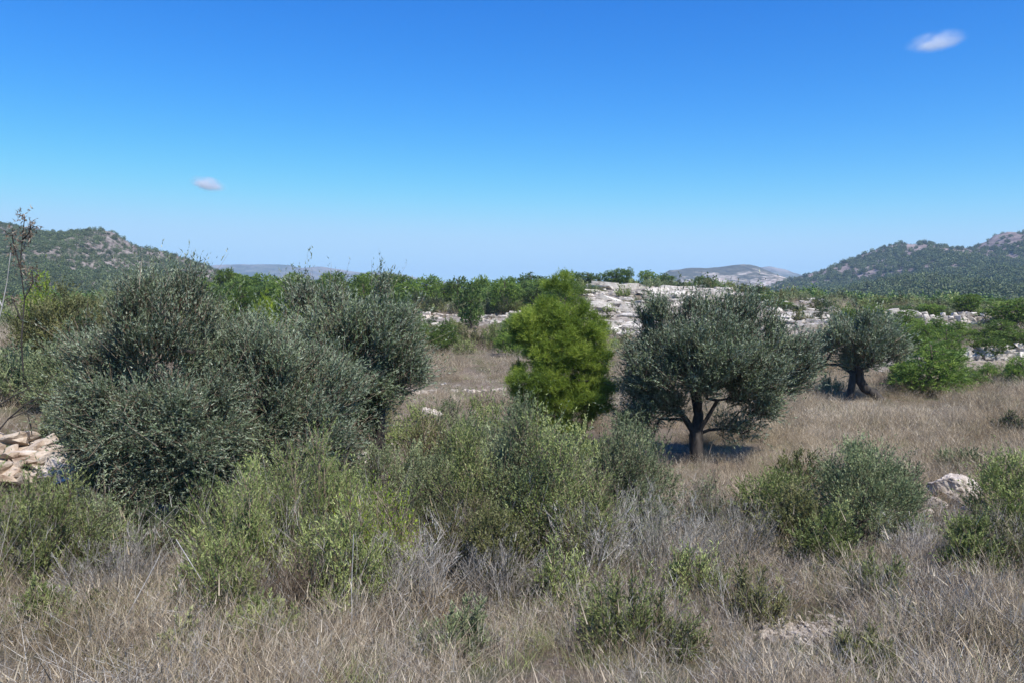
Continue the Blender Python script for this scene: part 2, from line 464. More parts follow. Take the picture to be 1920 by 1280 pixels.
def grass_clump(name, n, r, h, w, mat, lean=.35, bend=(.1, .6), heads=True):
    b = disc(n, r)
    d = unit(np.stack([RNG.normal(0, lean, n) + b[:, 0] / r * .25, RNG.normal(0, lean, n) + b[:, 1] / r * .25, np.ones(n)], 1))
    L_ = h * RNG.uniform(.45, 1.0, n)
    tone = RNG.random(n)
    Q, T, tip = blades(b, d, L_, np.full(n, w), RNG.uniform(*bend, n), tone)
    qs, ts = [Q], [T]
    if heads:
        k = n // 3
        Q2, T2, _ = blades(tip[:k], unit(d[:k] + rand_dir(k) * .3), np.full(k, h * .13), np.full(k, w * 1.5), np.full(k, .1), np.clip(tone[:k] + .2, 0, 1), segs=1)
        qs.append(Q2); ts.append(T2)
    return source(name, quads_mesh(name, np.concatenate(qs), np.concatenate(ts)), mat)

def twig_clump(name, n, r, h, w, mat, kids=3, lean=.4, spread=.8):
    b = disc(n, r)
    d = unit(np.stack([RNG.normal(0, lean, n), RNG.normal(0, lean, n), np.ones(n)], 1))
    Q, T = twigs(b, d, h * RNG.uniform(.5, 1, n), np.full(n, w), kids, RNG.random(n), spread)
    return source(name, quads_mesh(name, Q, T), mat)

G_SRC = [
    grass_clump("fine_straw", 80, .20, .50, .0036, M['straw']),
    grass_clump("bent_straw", 65, .22, .60, .0036, M['straw'], lean=.5, bend=(.3, .9)),
    twig_clump("grey_twigs", 9, .18, .55, .005, M['dry_grey']),
    twig_clump("brown_twigs", 9, .18, .38, .005, M['dry_brown']),
    grass_clump("golden_straw", 75, .20, .62, .0042, M['straw_gold']),
    grass_clump("green_tuft", 60, .15, .38, .0045, M['broom'], lean=.4, heads=False),
    twig_clump("silver_twigs", 8, .16, .50, .0046, M['silver'], lean=.3),
    grass_clump("tall_stalks", 7, .25, .95, .0055, M['straw'], lean=.28, bend=(.02, .25)),
    twig_clump("low_herb", 18, .16, .24, .006, M['olive_brown'], kids=4, lean=.7),
]
def weights(px, y, x):
    """per point weights of the nine kinds of ground cover"""
    n1 = fbm(x * .45 + 1, y * .45 + 8, 3); n2 = fbm(x * .3 + 40, y * .3 + 2, 3); n3 = fbm(x * .8 + 9, y * .8 + 77, 2)
    W = np.zeros((len(x), 9))
    near = np.clip((16 - y) / 5, 0, 1)
    gold = np.clip((px - 1330) / 120, 0, 1) * np.clip((y - 12) / 3, 0, 1) + np.clip((y - 30) / 5, 0, 1) * .15
    W[:, 0] = 1.0 + .8 * n1
    W[:, 1] = .7 - .5 * n1
    W[:, 2] = near * (1.3 + 1.8 * n2) + .12
    W[:, 3] = near * (.45 + 1.2 * n3) + .25 * np.clip(1 - gold, 0, 1)
    W[:, 4] = 4.5 * gold + .12
    W[:, 5] = near * np.clip(.15 + 1.6 * n3, 0.06, 1.2) + .06
    W[:, 6] = near * np.clip(.25 + 1.5 * n2 * n1 * 3, 0, 1)
    W[:, 7] = .5 * (y < 20)
    W[:, 8] = .6 + 1.4 * np.clip(-n1, 0, 1)
    return np.clip(W, 0.0, None)

def cover():
    P, S, I = [], [], []
    # rings of distance: (y0, y1, clumps per m2, scale)
    for y0, y1, dens, sc in ((2.6, 5.5, 40, .85), (5.5, 9, 38, 1.0), (9, 14, 26, 1.05), (14, 22, 18, 1.1), (22, 34, 8, 1.25), (34, 56, 3.2, 1.5), (56, 100, .5, 1.6)):
        ul, uh = -.74, .74
        area = (uh - ul) * (y1 * y1 - y0 * y0) / 2 + 2 * (y1 - y0) * 1.0
        n = int(area * dens)
        y = np.sqrt(RNG.uniform(y0 * y0, y1 * y1, n))
        x = RNG.uniform(ul, uh, n) * y + RNG.uniform(-1, 1, n)
        px = x / y * F + 960
        r = rockiness(x, y)
        keep = RNG.random(n) > np.clip(r * 1.35, 0, .97)
        bare = (fbm(x * 1.1 + 60, y * 1.1, 2) > .30) | ((fbm(x * .3 + 20, y * .4, 3) > .33) & (y > 12))
        keep &= ~(bare & (RNG.random(n) < .75))
        x, y, px = x[keep], y[keep], px[keep]
        for rpx, rd, rr in ((690, 16.0, .7), (806, 23.4, 1.0), (655, 24.3, 1.0), (1792, 13.2, .5), (1735, 13.0, .3), (742, 18.9, .4), (1795, 9.9, .35)):
            rx = (rpx - 960) / F * rd
            ok = ((x - rx) / rr) ** 2 + ((y - rd) / (rr * 1.8)) ** 2 > 1
            x, y, px = x[ok], y[ok], px[ok]
        W = weights(px, y, x)
        c = np.cumsum(W, 1); c /= c[:, -1:]
        i = (RNG.random(len(x))[:, None] > c).sum(1)
        s = sc * RNG.uniform(.7, 1.3, len(x)) * (1 + .5 * fbm(x * .5, y * .5 + 50, 2))
        s = np.where((np.abs(x - 4.3) < 2.4) & (y > 15.5) & (y < 19.5), s * .7, s)          # grazed short under the standing olive
        s = np.where((np.abs(x - 12.9) < 2.2) & (y > 25) & (y < 30.5), s * .6, s)
        z = H(x, y) - .03
        P.append(np.stack([x, y, z], 1)); I.append(i)
        S.append(np.stack([s, s, s * np.where(y < 30, 1, .8)], 1))
    P, S, I = np.concatenate(P), np.concatenate(S), np.concatenate(I)
    names = ["dry_grass", "dry_grass", "dry_herbs", "dry_herbs", "dry_grass", "green_grass", "dry_herbs", "dry_grass", "low_herbs"]
    labs = {"dry_grass": "tall dry straw coloured grass covering the terraces", "dry_herbs": "grey and brown dried herb stems among the grass",
            "green_grass": "scattered green grass tufts among the dry stems", "low_herbs": "low olive brown herbs between the grass stems"}
    for nm in labs:
        ks = [k for k in range(9) if names[k] == nm]
        sel = np.isin(I, ks)
        remap = {k: j for j, k in enumerate(ks)}
        idx = np.array([remap[k] for k in I[sel]])
        n = sel.sum()
        scatter(nm, P[sel], S[sel], RNG.uniform(0, 6.28, n), idx, [G_SRC[k] for k in ks], labs[nm], tilt=RNG.normal(0, .08, (n, 2)))
cover()

# ------------------------------------------------------------------ woody skeletons
def skeleton_mesh(name, nodes, parent, rad, sides=6):
    nodes = np.asarray(nodes, float); n = len(nodes)
    kids = [[] for _ in range(n)]
    for i, p in enumerate(parent):
        if p >= 0: kids[p].append(i)
    V, Fc = [], []
    ang = np.arange(sides) / sides * 2 * math.pi
    def ring(c, d, r):
        d = d / (np.linalg.norm(d) + 1e-9)
        a = np.cross(d, [0.3, 1, 0.1]); a /= np.linalg.norm(a) + 1e-9
        b = np.cross(d, a)
        k = len(V)
        for t in ang:
            V.append(c + (a * math.cos(t) + b * math.sin(t)) * r)
        return k
    rid = {}
    for i in range(n):
        p = parent[i]
        d = nodes[i] - nodes[p] if p >= 0 else np.array([0, 0, 1.])
        if kids[i]:
            m = max(kids[i], key=lambda c: rad[c]); d = d / (np.linalg.norm(d) + 1e-9) + (nodes[m] - nodes[i]) / (np.linalg.norm(nodes[m] - nodes[i]) + 1e-9)
        rid[i] = ring(nodes[i], d, rad[i])
    for i in range(n):
        if not kids[i]: continue
        m = max(kids[i], key=lambda c: rad[c])
        for c in kids[i]:
            a = rid[i] if c == m else ring(nodes[i], nodes[c] - nodes[i], min(rad[i] * .9, rad[c] * 1.25))
            b = rid[c]
            for k in range(sides):
                k2 = (k + 1) % sides
                Fc.append((a + k, a + k2, b + k2, b + k))
    me = bpy.data.meshes.new(name)
    me.from_pydata([tuple(v) for v in V], [], Fc)
    for f in me.polygons: f.use_smooth = True
    return me

def grow(trunk, targets, step=.3, tip_r=.006, trunk_r=.15, jitter=.06):
    """trunk: list of polylines (each starts at its base). returns nodes, parents, radii"""
    nodes, parent = [], []
    for pl in trunk:
        prev = -1
        for k, p in enumerate(pl):
            p = np.array(p, float)
            if k == 0:
                near = [i for i, q in enumerate(nodes) if np.linalg.norm(q - p) < .02]
                if near: prev = near[0]; continue
            nodes.append(p); parent.append(prev); prev = len(nodes) - 1
    top = np.mean([pl[-1] for pl in trunk], axis=0)
    order = np.argsort(np.linalg.norm(targets - top, axis=1))
    tips = []
    for ti in order:
        t = targets[ti]
        A = np.array(nodes)
        dd = np.linalg.norm(A - t, axis=1) + np.maximum(0, A[:, 2] - t[2]) * .8
        j = int(np.argmin(dd))
        s = A[j]; L_ = np.linalg.norm(t - s)
        k = max(1, int(L_ / step))
        prev = j
        for q in range(1, k + 1):
            f = q / k
            p = s + (t - s) * f + RNG.normal(0, jitter, 3) * (0 if q == k else 1) * min(1, L_)
            p[2] += .12 * L_ * math.sin(math.pi * f) * .6
            nodes.append(p); parent.append(prev); prev = len(nodes) - 1
        tips.append(prev)
    n = len(nodes)
    r2 = np.zeros(n)
    for i in range(n - 1, -1, -1):
        if r2[i] == 0: r2[i] = tip_r ** 2.2
        if parent[i] >= 0: r2[parent[i]] += r2[i]
    rad = r2 ** (1 / 2.2)
    rad = tip_r + (rad - tip_r) * (trunk_r - tip_r) / max(rad.max() - tip_r, 1e-6)
    return nodes, parent, rad

def leaves(sb, sd, sl, per, ll, lw, tone, ang=.9, tri=False, t0=.1, up=0.0):
    """leaves along shoots (base sb, dir sd, length sl)"""
    n = len(sb)
    t = RNG.uniform(t0, 1.05, (n, per))
    b = (sb[:, None] + sd[:, None] * (sl[:, None] * t)[..., None]).reshape(-1, 3)
    d = unit(np.repeat(sd, per, 0) + rand_dir(n * per) * ang + np.array([0, 0, up]))
    L_ = ll * RNG.uniform(.7, 1.2, n * per); W = lw * RNG.uniform(.8, 1.2, n * per)
    side = unit(np.cross(d, rand_dir(n * per)))
    tt = np.clip(np.repeat(tone, per) + RNG.normal(0, .14, n * per), 0, 1)
    if tri:
        V = np.stack([b - side * W[:, None] / 2, b + side * W[:, None] / 2, b + d * L_[:, None]], 1)
    else:
        m = b + d * (L_ * .45)[:, None]
        V = np.stack([b, m + side * W[:, None] / 2, b + d * L_[:, None], m - side * W[:, None] / 2], 1)
    return V, tt

def crown_targets(ells, spacing, shell=.35, gap=None):
    """points inside a union of ellipsoids, thinned to a spacing"""
    out = []
    for c, r in ells:
        vol = 4.19 * r[0] * r[1] * r[2]
        n = int(vol / spacing ** 3 * 6) + 8
        p = rand_dir(n) * (RNG.random((n, 1)) ** shell)
        out.append(p * r + c)
    P = np.concatenate(out); RNG.shuffle(P)
    if gap:
        from mathutils import noise
        off = Vector(RNG.uniform(0, 50, 3).tolist())
        nv = np.array([noise.noise(Vector(p.tolist()) * gap[0] + off) + .5 * noise.noise(Vector(p.tolist()) * gap[0] * 2.3 + off) for p in P])
        P = P[nv > gap[1]]
    keep = []
    for p in P:
        if not keep or np.min(np.linalg.norm(np.array(keep) - p, axis=1)) > spacing: keep.append(p)
    return np.array(keep)

def olive(name, label, base, trunk, ells, n_leaf, ll, lw, spacing, mat='olive', trunk_r=.13, group=None, cat="olive tree", thin=-.1):
    root = empty(name, base); base = np.asarray(base, float)
    tag(root, label, cat, group)
    E = [(np.asarray(c, float) - base, np.asarray(r, float)) for c, r in ells]
    E = [(c, np.maximum(r - spacing * .4, r * .5)) for c, r in E]
    tg = crown_targets(E, spacing, gap=(.5 / spacing, thin))
    tr = [[np.asarray(p, float) - base for p in pl] for pl in trunk]
    nodes, par, rad = grow(tr, tg, trunk_r=trunk_r)
    me = skeleton_mesh("trunk", nodes, par, rad); me.materials.append(M['bark'])
    link(bpy.data.objects.new("trunk", me), root)
    # shoots from the targets
    k = 9
    per = 13
    need = n_leaf // (per * len(tg)) + 1
    cen = np.mean([c for c, r in E], axis=0)
    ctone = np.clip(RNG.normal(.5, .25, len(tg)), 0, 1)
    cs = RNG.uniform(.1, 2.3, len(tg)) ** 1.4 * .85
    idx = np.repeat(np.arange(len(tg)), np.maximum(1, (need * cs).astype(int)))
    o = tg[idx] + RNG.normal(0, spacing * .33, (len(idx), 3))
    out = unit(tg[idx] - cen)
    d = unit(out * .5 + rand_dir(len(idx)) * .6 + np.array([0, 0, .75]))
    sl = RNG.uniform(.5, 1.4, len(idx)) * spacing * 1.15 * np.where(RNG.random(len(idx)) < .12, 1.8, 1)
    V, T = leaves(o, d, sl, per, ll, lw, ctone[idx], ang=.75, tri=True)
    me = quads_mesh("foliage", V, T, n=3); me.materials.append(M[mat])
    tag(link(bpy.data.objects.new("foliage", me), root), kind='stuff')
    Q, T2, _ = blades(o, d, sl, np.full(len(idx), lw * .45), np.full(len(idx), .1), RNG.random(len(idx)), segs=1)
    me = quads_mesh("twigs", Q, T2); me.materials.append(M['dry_brown'])
    tag(link(bpy.data.objects.new("twigs", me), root), kind='stuff')
    return root

def ell(px, py, rx, ry, d, dd=0., depth=None):
    c = at(px, py, d + dd); s = mpp(d)
    return (c, (rx * s, (depth if depth else (rx + ry) / 2) * s, ry * s))

def gpt(px, d, dz=0.0):
    x = (px - 960) / F * d * 1.0
    return np.array([x, d, h1(x, d) + dz])

# --- the three wild olives that fill the near side
d = 11.0; b = gpt(330, d)
olive("olive_tree", "dark wild olive nearest the tan rock bank, its crown reaching down to the grass", b,
      [[b, b + [.1, 0, .5], b + [-.1, .1, 1.0]], [b + [.25, .1, 0], b + [.45, .1, .6], b + [.6, 0, 1.1]]],
      [ell(300, 620, 98, 88, d), ell(215, 760, 84, 130, d, .2), ell(330, 815, 118, 125, d, -.2), ell(385, 700, 55, 90, d, .3), ell(250, 560, 38, 40, d), ell(345, 565, 38, 36, d), ell(180, 850, 45, 60, d)],
      150000, .052, .0165, .27, mat='olive_dark', thin=-.15)
d = 11.6; b = gpt(500, d)
olive("olive_tree", "grey green wild olive in the middle of the three-olive thicket, lower than both neighbours", b,
      [[b, b + [.0, 0, .5], b + [-.3, .1, 1.0]], [b + [.2, 0, 0], b + [.5, .1, .7]]],
      [ell(480, 712, 92, 88, d), ell(575, 755, 98, 85, d, .2), ell(440, 668, 40, 42, d), ell(530, 655, 42, 40, d, .3), ell(470, 825, 98, 82, d), ell(590, 835, 84, 60, d), ell(420, 870, 60, 50, d, -.3)],
      105000, .052, .0165, .27, mat='olive_dark', thin=-.22)
d = 14.0; b = gpt(650, d)
olive("olive_tree", "tall airy wild olive at the thicket's end beside the straw field, feathery top against sky", b,
      [[b, b + [.1, 0, .7], b + [-.2, .1, 1.5]], [b + [.2, 0, 0], b + [.5, .1, .8], b + [.6, 0, 1.6]]],
      [ell(590, 590, 62, 46, d), ell(702, 572, 40, 48, d), ell(695, 655, 88, 75, d), ell(612, 665, 80, 80, d), ell(765, 695, 42, 40, d), ell(548, 568, 30, 28, d), ell(640, 760, 78, 58, d), ell(720, 735, 55, 40, d), ell(640, 815, 66, 40, d, -.3)],
      105000, .06, .019, .30, thin=-.14)
# --- standing olive in the field
d = 18.7; b = gpt(1308, d)
sp = mpp(d)
def tp(px, py, dd=0): return at(px, py, d + dd)
olive("olive_tree", "round old olive with a dark forked trunk standing in the dry grass", b,
      [[b, tp(1306, 845), tp(1305, 815), tp(1285, 785, .2), tp(1262, 755, .3)], [tp(1305, 815), tp(1325, 785, -.1), tp(1345, 750, -.2)], [tp(1305, 815), tp(1310, 775, .3), tp(1300, 735, .4)]],
      [ell(1320, 680, 132, 84, d), ell(1235, 715, 64, 84, d), ell(1420, 700, 80, 82, d), ell(1208, 795, 42, 42, d), ell(1405, 790, 58, 44, d), ell(1245, 775, 44, 36, d, .4), ell(1210, 815, 34, 30, d), ell(1370, 810, 44, 34, d, .3),
       ell(1232, 605, 34, 30, d), ell(1320, 600, 60, 30, d), ell(1405, 605, 50, 34, d), ell(1488, 700, 40, 66, d), ell(1285, 620, 30, 26, d), ell(1365, 585, 26, 20, d)],
      125000, .075, .024, .34, trunk_r=.16)
d = 29.5; b = gpt(1645, d)
olive("olive_tree", "grey olive with a low arching trunk behind the golden grass, pine saplings beside it", b,
      [[tp(1592, 752), tp(1596, 730), tp(1600, 700)], [tp(1655, 755), tp(1640, 738), tp(1622, 728), tp(1612, 712), tp(1610, 690)]],
      [ell(1620, 655, 78, 50, d), ell(1566, 676, 38, 32, d), ell(1662, 670, 40, 32, d), ell(1610, 676, 60, 26, d)],
      40000, .105, .036, .45, trunk_r=.17)

# ------------------------------------------------------------------ pines
def put_tree(name, label, cat, base, tm, nm, bark='pine_bark', mat='pine', rz=0.0, sc=1.0, group=None, part="needles"):
    root = empty(name, base, rz); tag(root, label, cat, group)
    root.scale = (sc, sc, sc) if np.isscalar(sc) else tuple(sc)
    if not tm.materials: tm.materials.append(M[bark])
    if not nm.materials: nm.materials.append(M[mat])
    link(bpy.data.objects.new("trunk", tm), root)
    tag(link(bpy.data.objects.new(part, nm), root), kind='stuff')
    return root

def conifer(ells, trunk, spacing, n_needle, nl, nw, trunk_r, per=16, sh=.9, gap=-.26, shrink=.35):
    E = [(np.asarray(c, float), np.asarray(r, float)) for c, r in ells]
    E = [(c, np.maximum(r - spacing * shrink, r * .5)) for c, r in E]
    tg = crown_targets(E, spacing, shell=.45, gap=(.5 / spacing, gap))
    nodes, par, rad = grow([[np.asarray(p, float) for p in trunk]], tg, step=spacing * 1.2, trunk_r=trunk_r, tip_r=trunk_r * .05, jitter=spacing * .15)
    tm = skeleton_mesh("trunk", nodes, par, rad, sides=5)
    k = max(1, n_needle // (per * len(tg)))
    axis = np.array([np.interp(tg[:, 2], [p[2] for p in trunk], [p[i] for p in trunk]) for i in (0, 1)]).T
    outw = unit(np.concatenate([tg[:, :2] - axis, np.zeros((len(tg), 1))], 1))
    idx = np.repeat(np.arange(len(tg)), np.maximum(1, (k * RNG.uniform(.3, 1.9, len(tg))).astype(int)))
    ct = np.clip(RNG.normal(.5, .19, len(tg)), 0, 1)[idx]
    o = tg[idx] + RNG.normal(0, spacing * .34, (len(idx), 3)) * [1, 1, .7]
    d = unit(outw[idx] * .5 + rand_dir(len(idx)) * .75 + np.array([0, 0, .65]))
    V, T = leaves(o, d, np.full(len(idx), spacing * sh) * RNG.uniform(.6, 1.3, len(idx)), per, nl, nw, ct, ang=.8, tri=True, up=.1)
    return tm, quads_mesh("needles", V, T, n=3)

# the bright pine in the middle
d = 20.0; b = gpt(1050, d, -.05)
def pe(px, py, rx, ry, dd=0.0):
    c, r = ell(px, py, rx, ry, d, dd)
    return (c - b, r)
trunk = [at(q, p, d) - b for q, p in ((1050, 845), (1052, 780), (1045, 700), (1052, 620), (1060, 560), (1050, 515))]
trunk = [np.array(b - b)] + trunk
tm, nm = conifer([pe(1052, 526, 14, 22), pe(1046, 550, 26, 24), pe(1070, 562, 24, 22), pe(1020, 578, 26, 24), pe(1088, 590, 22, 24), pe(1056, 610, 56, 42), pe(1110, 640, 28, 50), pe(990, 618, 38, 36, -.2),
                  pe(1055, 660, 72, 52), pe(975, 650, 28, 20), pe(1105, 690, 40, 48), pe(1010, 725, 55, 40, -.3), pe(1090, 750, 62, 48), pe(1030, 770, 62, 34), pe(978, 690, 18, 14), pe(1130, 735, 24, 30), pe(1050, 800, 50, 26)],
                 trunk, .22, 260000, .10, .0085, .07, per=14, sh=.8, gap=-.25)
put_tree("pine_tree", "bright green pine sapling tallest in the middle, between the wild olives and the round olive", "pine tree", b, tm, nm)

def unit_pine(seed, ells, n, nl, nw, sp):
    return conifer(ells, [(0, 0, 0), (.02, 0, .3), (-.01, .01, .65), (.01, 0, .93)], sp, n, nl, nw, .035, per=8, sh=.8, gap=-.4, shrink=.05)
def r_(a, b): return random.uniform(a, b)
bushy = []
for k in range(3):
    e = [((0, 0, .22), (.36, .36, .2)), ((r_(-.05, .05), 0, .45), (.34, .34, .22)), ((r_(-.05, .05), 0, .68), (.24, .24, .2)), ((0, 0, .88), (.1, .1, .12))]
    e += [((r_(-.3, .3), r_(-.3, .3), r_(.2, .55)), (.16, .16, .14)) for _ in range(4)]
    bushy.append(unit_pine(k, e, 15000, .055, .010, .085))
umbrella = []
for k in range(5):
    e = [((0, 0, .68), (.34, .34, .24)), ((r_(-.1, .1), 0, .85), (.2, .2, .14))]
    e += [((r_(-.34, .34), r_(-.3, .3), r_(.45, .75)), (.17, .17, .14)) for _ in range(4)]
    e += [((r_(-.1, .1), 0, .3), (.32, .32, .24))]
    umbrella.append(unit_pine(k, e, 6500, .06, .02, .09))
for k_, (tm_, nm_) in enumerate(bushy): tm_.materials.append(M['pine_bark']); nm_.materials.append(M['pine_mid'])
for k_, (tm_, nm_) in enumerate(umbrella): tm_.materials.append(M['pine_bark']); nm_.materials.append(M['far_pine' if k_ % 2 else 'pine_mid'])
yb = [bushy[0][0], bushy[0][1].copy()]; yb[1].materials.clear(); yb[1].materials.append(M['yellow_green'])

def place_pine(kind, px, top, w, d, label, group=None, k=None, flat=1.0, name="pine_tree", cat="pine tree"):
    b = gpt(px, d, -.05)
    hgt = at(px, top, d)[2] - b[2]
    pr = kind[k if k is not None else random.randrange(len(kind))]
    wid = w * mpp(d) / (.72 if kind is not umbrella else .66)
    root = put_tree(name, label, cat, b, pr[0], pr[1], rz=random.uniform(0, 6.28), sc=(wid, wid, max(.5, hgt)), group=group)
    return root

place_pine(bushy, 1748, 640, 130, 31.0, "bright green bushy pine just behind the golden grass by the arching olive", k=0)
place_pine(bushy, 1695, 655, 50, 33.0, "small pine squeezed between the arching olive and the bushier pine", k=1)
place_pine(bushy, 1855, 678, 50, 34.0, "yellowish green little pine in front of the lower stone wall", k=2)
place_pine(bushy, 1915, 660, 50, 33.0, "dark pine cut by the picture edge at the lower stone wall", k=1)
place_pine(bushy, 1800, 600, 62, 47.0, "pine with a wide skirt on the terrace between the two stone walls", k=0)
place_pine(bushy, 1757, 592, 46, 49.0, "slim pointed pine standing before the upper stone wall", k=2)
place_pine(bushy, 1718, 600, 50, 46.0, "pine behind the bushiest bright pine, yellowish at its tip", k=1)
place_pine(bushy, 1690, 600, 40, 50.0, "small pine by the end of the upper stone wall", k=0)
place_pine(bushy, 1878, 600, 84, 45.0, "broad dark green pine at the upper stone wall's far end", k=2)
place_pine(bushy, 1835, 618, 56, 46.0, "short round pine beside the broad dark one", k=1)
for px, top, w, d, kd, lab in (
 (1776, 612, 60, 38.0, bushy, "upright green pine right behind the bushy bright pine"),
 (1735, 596, 54, 41.0, bushy, "taller slender pine over the bushy bright pine, stone wall behind it"),
 (1700, 578, 60, 55.0, bushy, "green pine rising behind the grey arching olive's crown"),
 (1640, 566, 70, 54.0, bushy, "wide green pine directly above the grey arching olive's crown"),
 (1590, 572, 60, 50.0, bushy, "rounded pine at the second outcrop's end above the grey olive"),
 (1460, 560, 54, 68.0, bushy, "pine in the dip between the two white outcrops"),
 (1412, 552, 60, 72.0, bushy, "pine where the first white outcrop ends"),
 (1905, 562, 84, 58.0, umbrella, "dark broad pine at the upper wall's end by the frame edge"),
 (1812, 552, 48, 66.0, umbrella, "dark pine standing above the upper stone wall"),
 (1850, 630, 60, 40.0, umbrella, "dull green pine between the walls, above the yellowish little pine"),
 (1900, 622, 60, 41.0, umbrella, "dark green pine above the lower wall's far end"),
 (1830, 700, 44, 32.5, umbrella, "dark little pine between the bushy bright one and the yellowish one"),
 ):
    place_pine(kd, px, top, w, d, lab)
place_pine(bushy, 833, 602, 66, 46.0, "little bright green pine at the back edge of the straw field", k=2)
place_pine(bushy, 962, 590, 60, 43.0, "small pine peeking out behind the tall middle pine", k=0)
place_pine(bushy, 780, 585, 50, 50.0, "green pine sapling behind the straw field beside the bright one", k=1)
place_pine(bushy, 452, 528, 74, 46.0, "bright pine above the low middle olive, below the blue mountains", k=0)
place_pine(bushy, 535, 520, 90, 52.0, "broad pine half hidden behind the airy olive's top", k=1)
r = place_pine([yb], 498, 548, 46, 40.0, "small yellow green sapling glowing above the low middle olive", k=0)

ridge = [  # px, top, width, distance, label
 (425, 505, 40, 95, "far pine just where the dark hill meets the ridge"),
 (462, 517, 44, 98, "far pine above the bright sapling group, under the blue mountains"),
 (500, 514, 50, 96, "broad far pine above the yellow sapling"),
 (560, 512, 50, 92, "far pine showing over the gap between the olives"),
 (625, 510, 46, 95, "far pine behind the airy olive's two tops"),
 (757, 516, 46, 95, "first far pine of the ridge after the airy olive"),
 (800, 517, 52, 93, "second far pine of the ridge after the airy olive, merging with its neighbours"),
 (832, 527, 40, 97, "low far pine merging with its two ridge neighbours"),
 (858, 520, 38, 94, "far pine with a round top next to the ridge gap"),
 (903, 517, 27, 94, "narrow far pine standing alone between two ridge gaps"),
 (948, 520, 48, 92, "wide domed far pine before the tall middle pine"),
 (982, 529, 34, 90, "low far pine touching the tall middle pine"),
 (1066, 507, 38, 88, "far pine behind the tip of the tall middle pine"),
 (1102, 512, 44, 88, "far pine at the start of the white outcrop"),
 (1155, 505, 42, 86, "dark broad pine on the outcrop's crest"),
 (1178, 503, 16, 86, "thin tall pine attached to the broad one on the crest"),
 (1212, 508, 30, 86, "dark pine on the crest past the thin tall one"),
 (1245, 514, 36, 87, "paler pine on the crest before the quarry hill"),
 (1290, 530, 34, 87, "low bushy pine on the crest below the quarry hill"),
 (1318, 519, 34, 88, "dark pine silhouetted against the quarry hill"),
 (1345, 534, 26, 88, "smallest pine on the crest below the white quarry cuts"),
]
rnd = random.Random(42)
belt = []
for k in range(34): belt.append((rnd.uniform(380, 1095), rnd.uniform(58, 88), rnd.uniform(522, 545), rnd.uniform(36, 62)))
for k in range(12): belt.append((rnd.uniform(380, 1095), rnd.uniform(92, 104), rnd.uniform(510, 524), rnd.uniform(36, 56)))
for k in range(22): belt.append((rnd.uniform(1380, 1940), rnd.uniform(64, 105), rnd.uniform(552, 574), rnd.uniform(34, 60)))
for px, d, top, w in belt:
    if 740 < px < 860 and d < 75: continue
    place_pine(umbrella, px, top, w, d, "mid green pine among others in the unbroken tree belt below the skyline", group="pines of the unbroken tree belt")
for px, top, w, d, lab in ridge:
    place_pine(umbrella, px, top, w, d, lab)

# ------------------------------------------------------------------ shrubs
def shrub_mesh(h, r, n_stem, n_side, n_leaf, ll, lw, up=.8, seed=0, inner=.55, lean_out=1.0, side_len=.22, ang=.5, t0=.3):
    """stems fan from the base to points on a dome, each with side shoots carrying leaves; returns leaf and stem meshes (unit metres)"""
    a = RNG.uniform(0, 6.283, n_stem)
    ph = np.arccos(RNG.uniform(0.05, 1, n_stem))
    k = RNG.uniform(inner, 1.05, n_stem)
    lob = 1 + .28 * np.sin(a * 3 + seed) + .15 * np.sin(a * 5 + seed * 2)
    tip = np.stack([np.cos(a) * np.sin(ph) * r * lob, np.sin(a) * np.sin(ph) * r * lob, (.15 + .85 * np.cos(ph)) * h * RNG.uniform(.8, 1.08, n_stem)], 1) * k[:, None]
    base = np.stack([np.cos(a), np.sin(a), 0 * a], 1) * (r * .35 * np.sin(ph) * RNG.random(n_stem))[:, None]
    tone = np.clip(RNG.normal(.5, .2, n_stem), 0, 1)
    Q = []
    mid = (base + tip) / 2 + np.stack([np.cos(a), np.sin(a), 0 * a], 1) * (r * .12)[..., None] if np.ndim(r) else (base + tip) / 2 + np.stack([np.cos(a), np.sin(a), -.2 + 0 * a], 1) * r * .12
    sidev = unit(np.cross(tip - base, rand_dir(n_stem)))
    w0 = .004 + .004 * h
    for A, B, wa, wb in ((base, mid, w0, w0 * .7), (mid, tip, w0 * .7, w0 * .25)):
        Q.append(np.stack([A - sidev * wa, A + sidev * wa, B + sidev * wb, B - sidev * wb], 1))
    t = RNG.uniform(t0, 1, (n_stem, n_side))
    tb = t[..., None]
    sb = ((1 - tb) ** 2 * base[:, None] + 2 * tb * (1 - tb) * (2 * mid - (base + tip) / 2)[:, None] + tb ** 2 * tip[:, None]).reshape(-1, 3)
    sd = unit(np.repeat(unit(tip - base), n_side, 0) * .7 + rand_dir(n_stem * n_side) * .75 + np.array([0, 0, up]))
    sl = side_len * h * RNG.uniform(.5, 1.3, n_stem * n_side)
    per = max(2, n_leaf // (n_stem * n_side))
    ts = np.clip(np.repeat(tone, n_side) + RNG.normal(0, .1, n_stem * n_side), 0, 1)
    V, T = leaves(sb, sd, sl, per, ll, lw, ts, ang=ang, tri=True, up=up * .3)
    q2, t2, _ = blades(sb, sd, sl, np.full(len(sb), lw * .6), np.full(len(sb), .1), RNG.random(len(sb)), segs=1)
    sm = quads_mesh("stems", np.concatenate(Q + [q2]), np.concatenate([RNG.random(2 * n_stem), t2]))
    lm = quads_mesh("leaves", V, T, n=3)
    return lm, sm

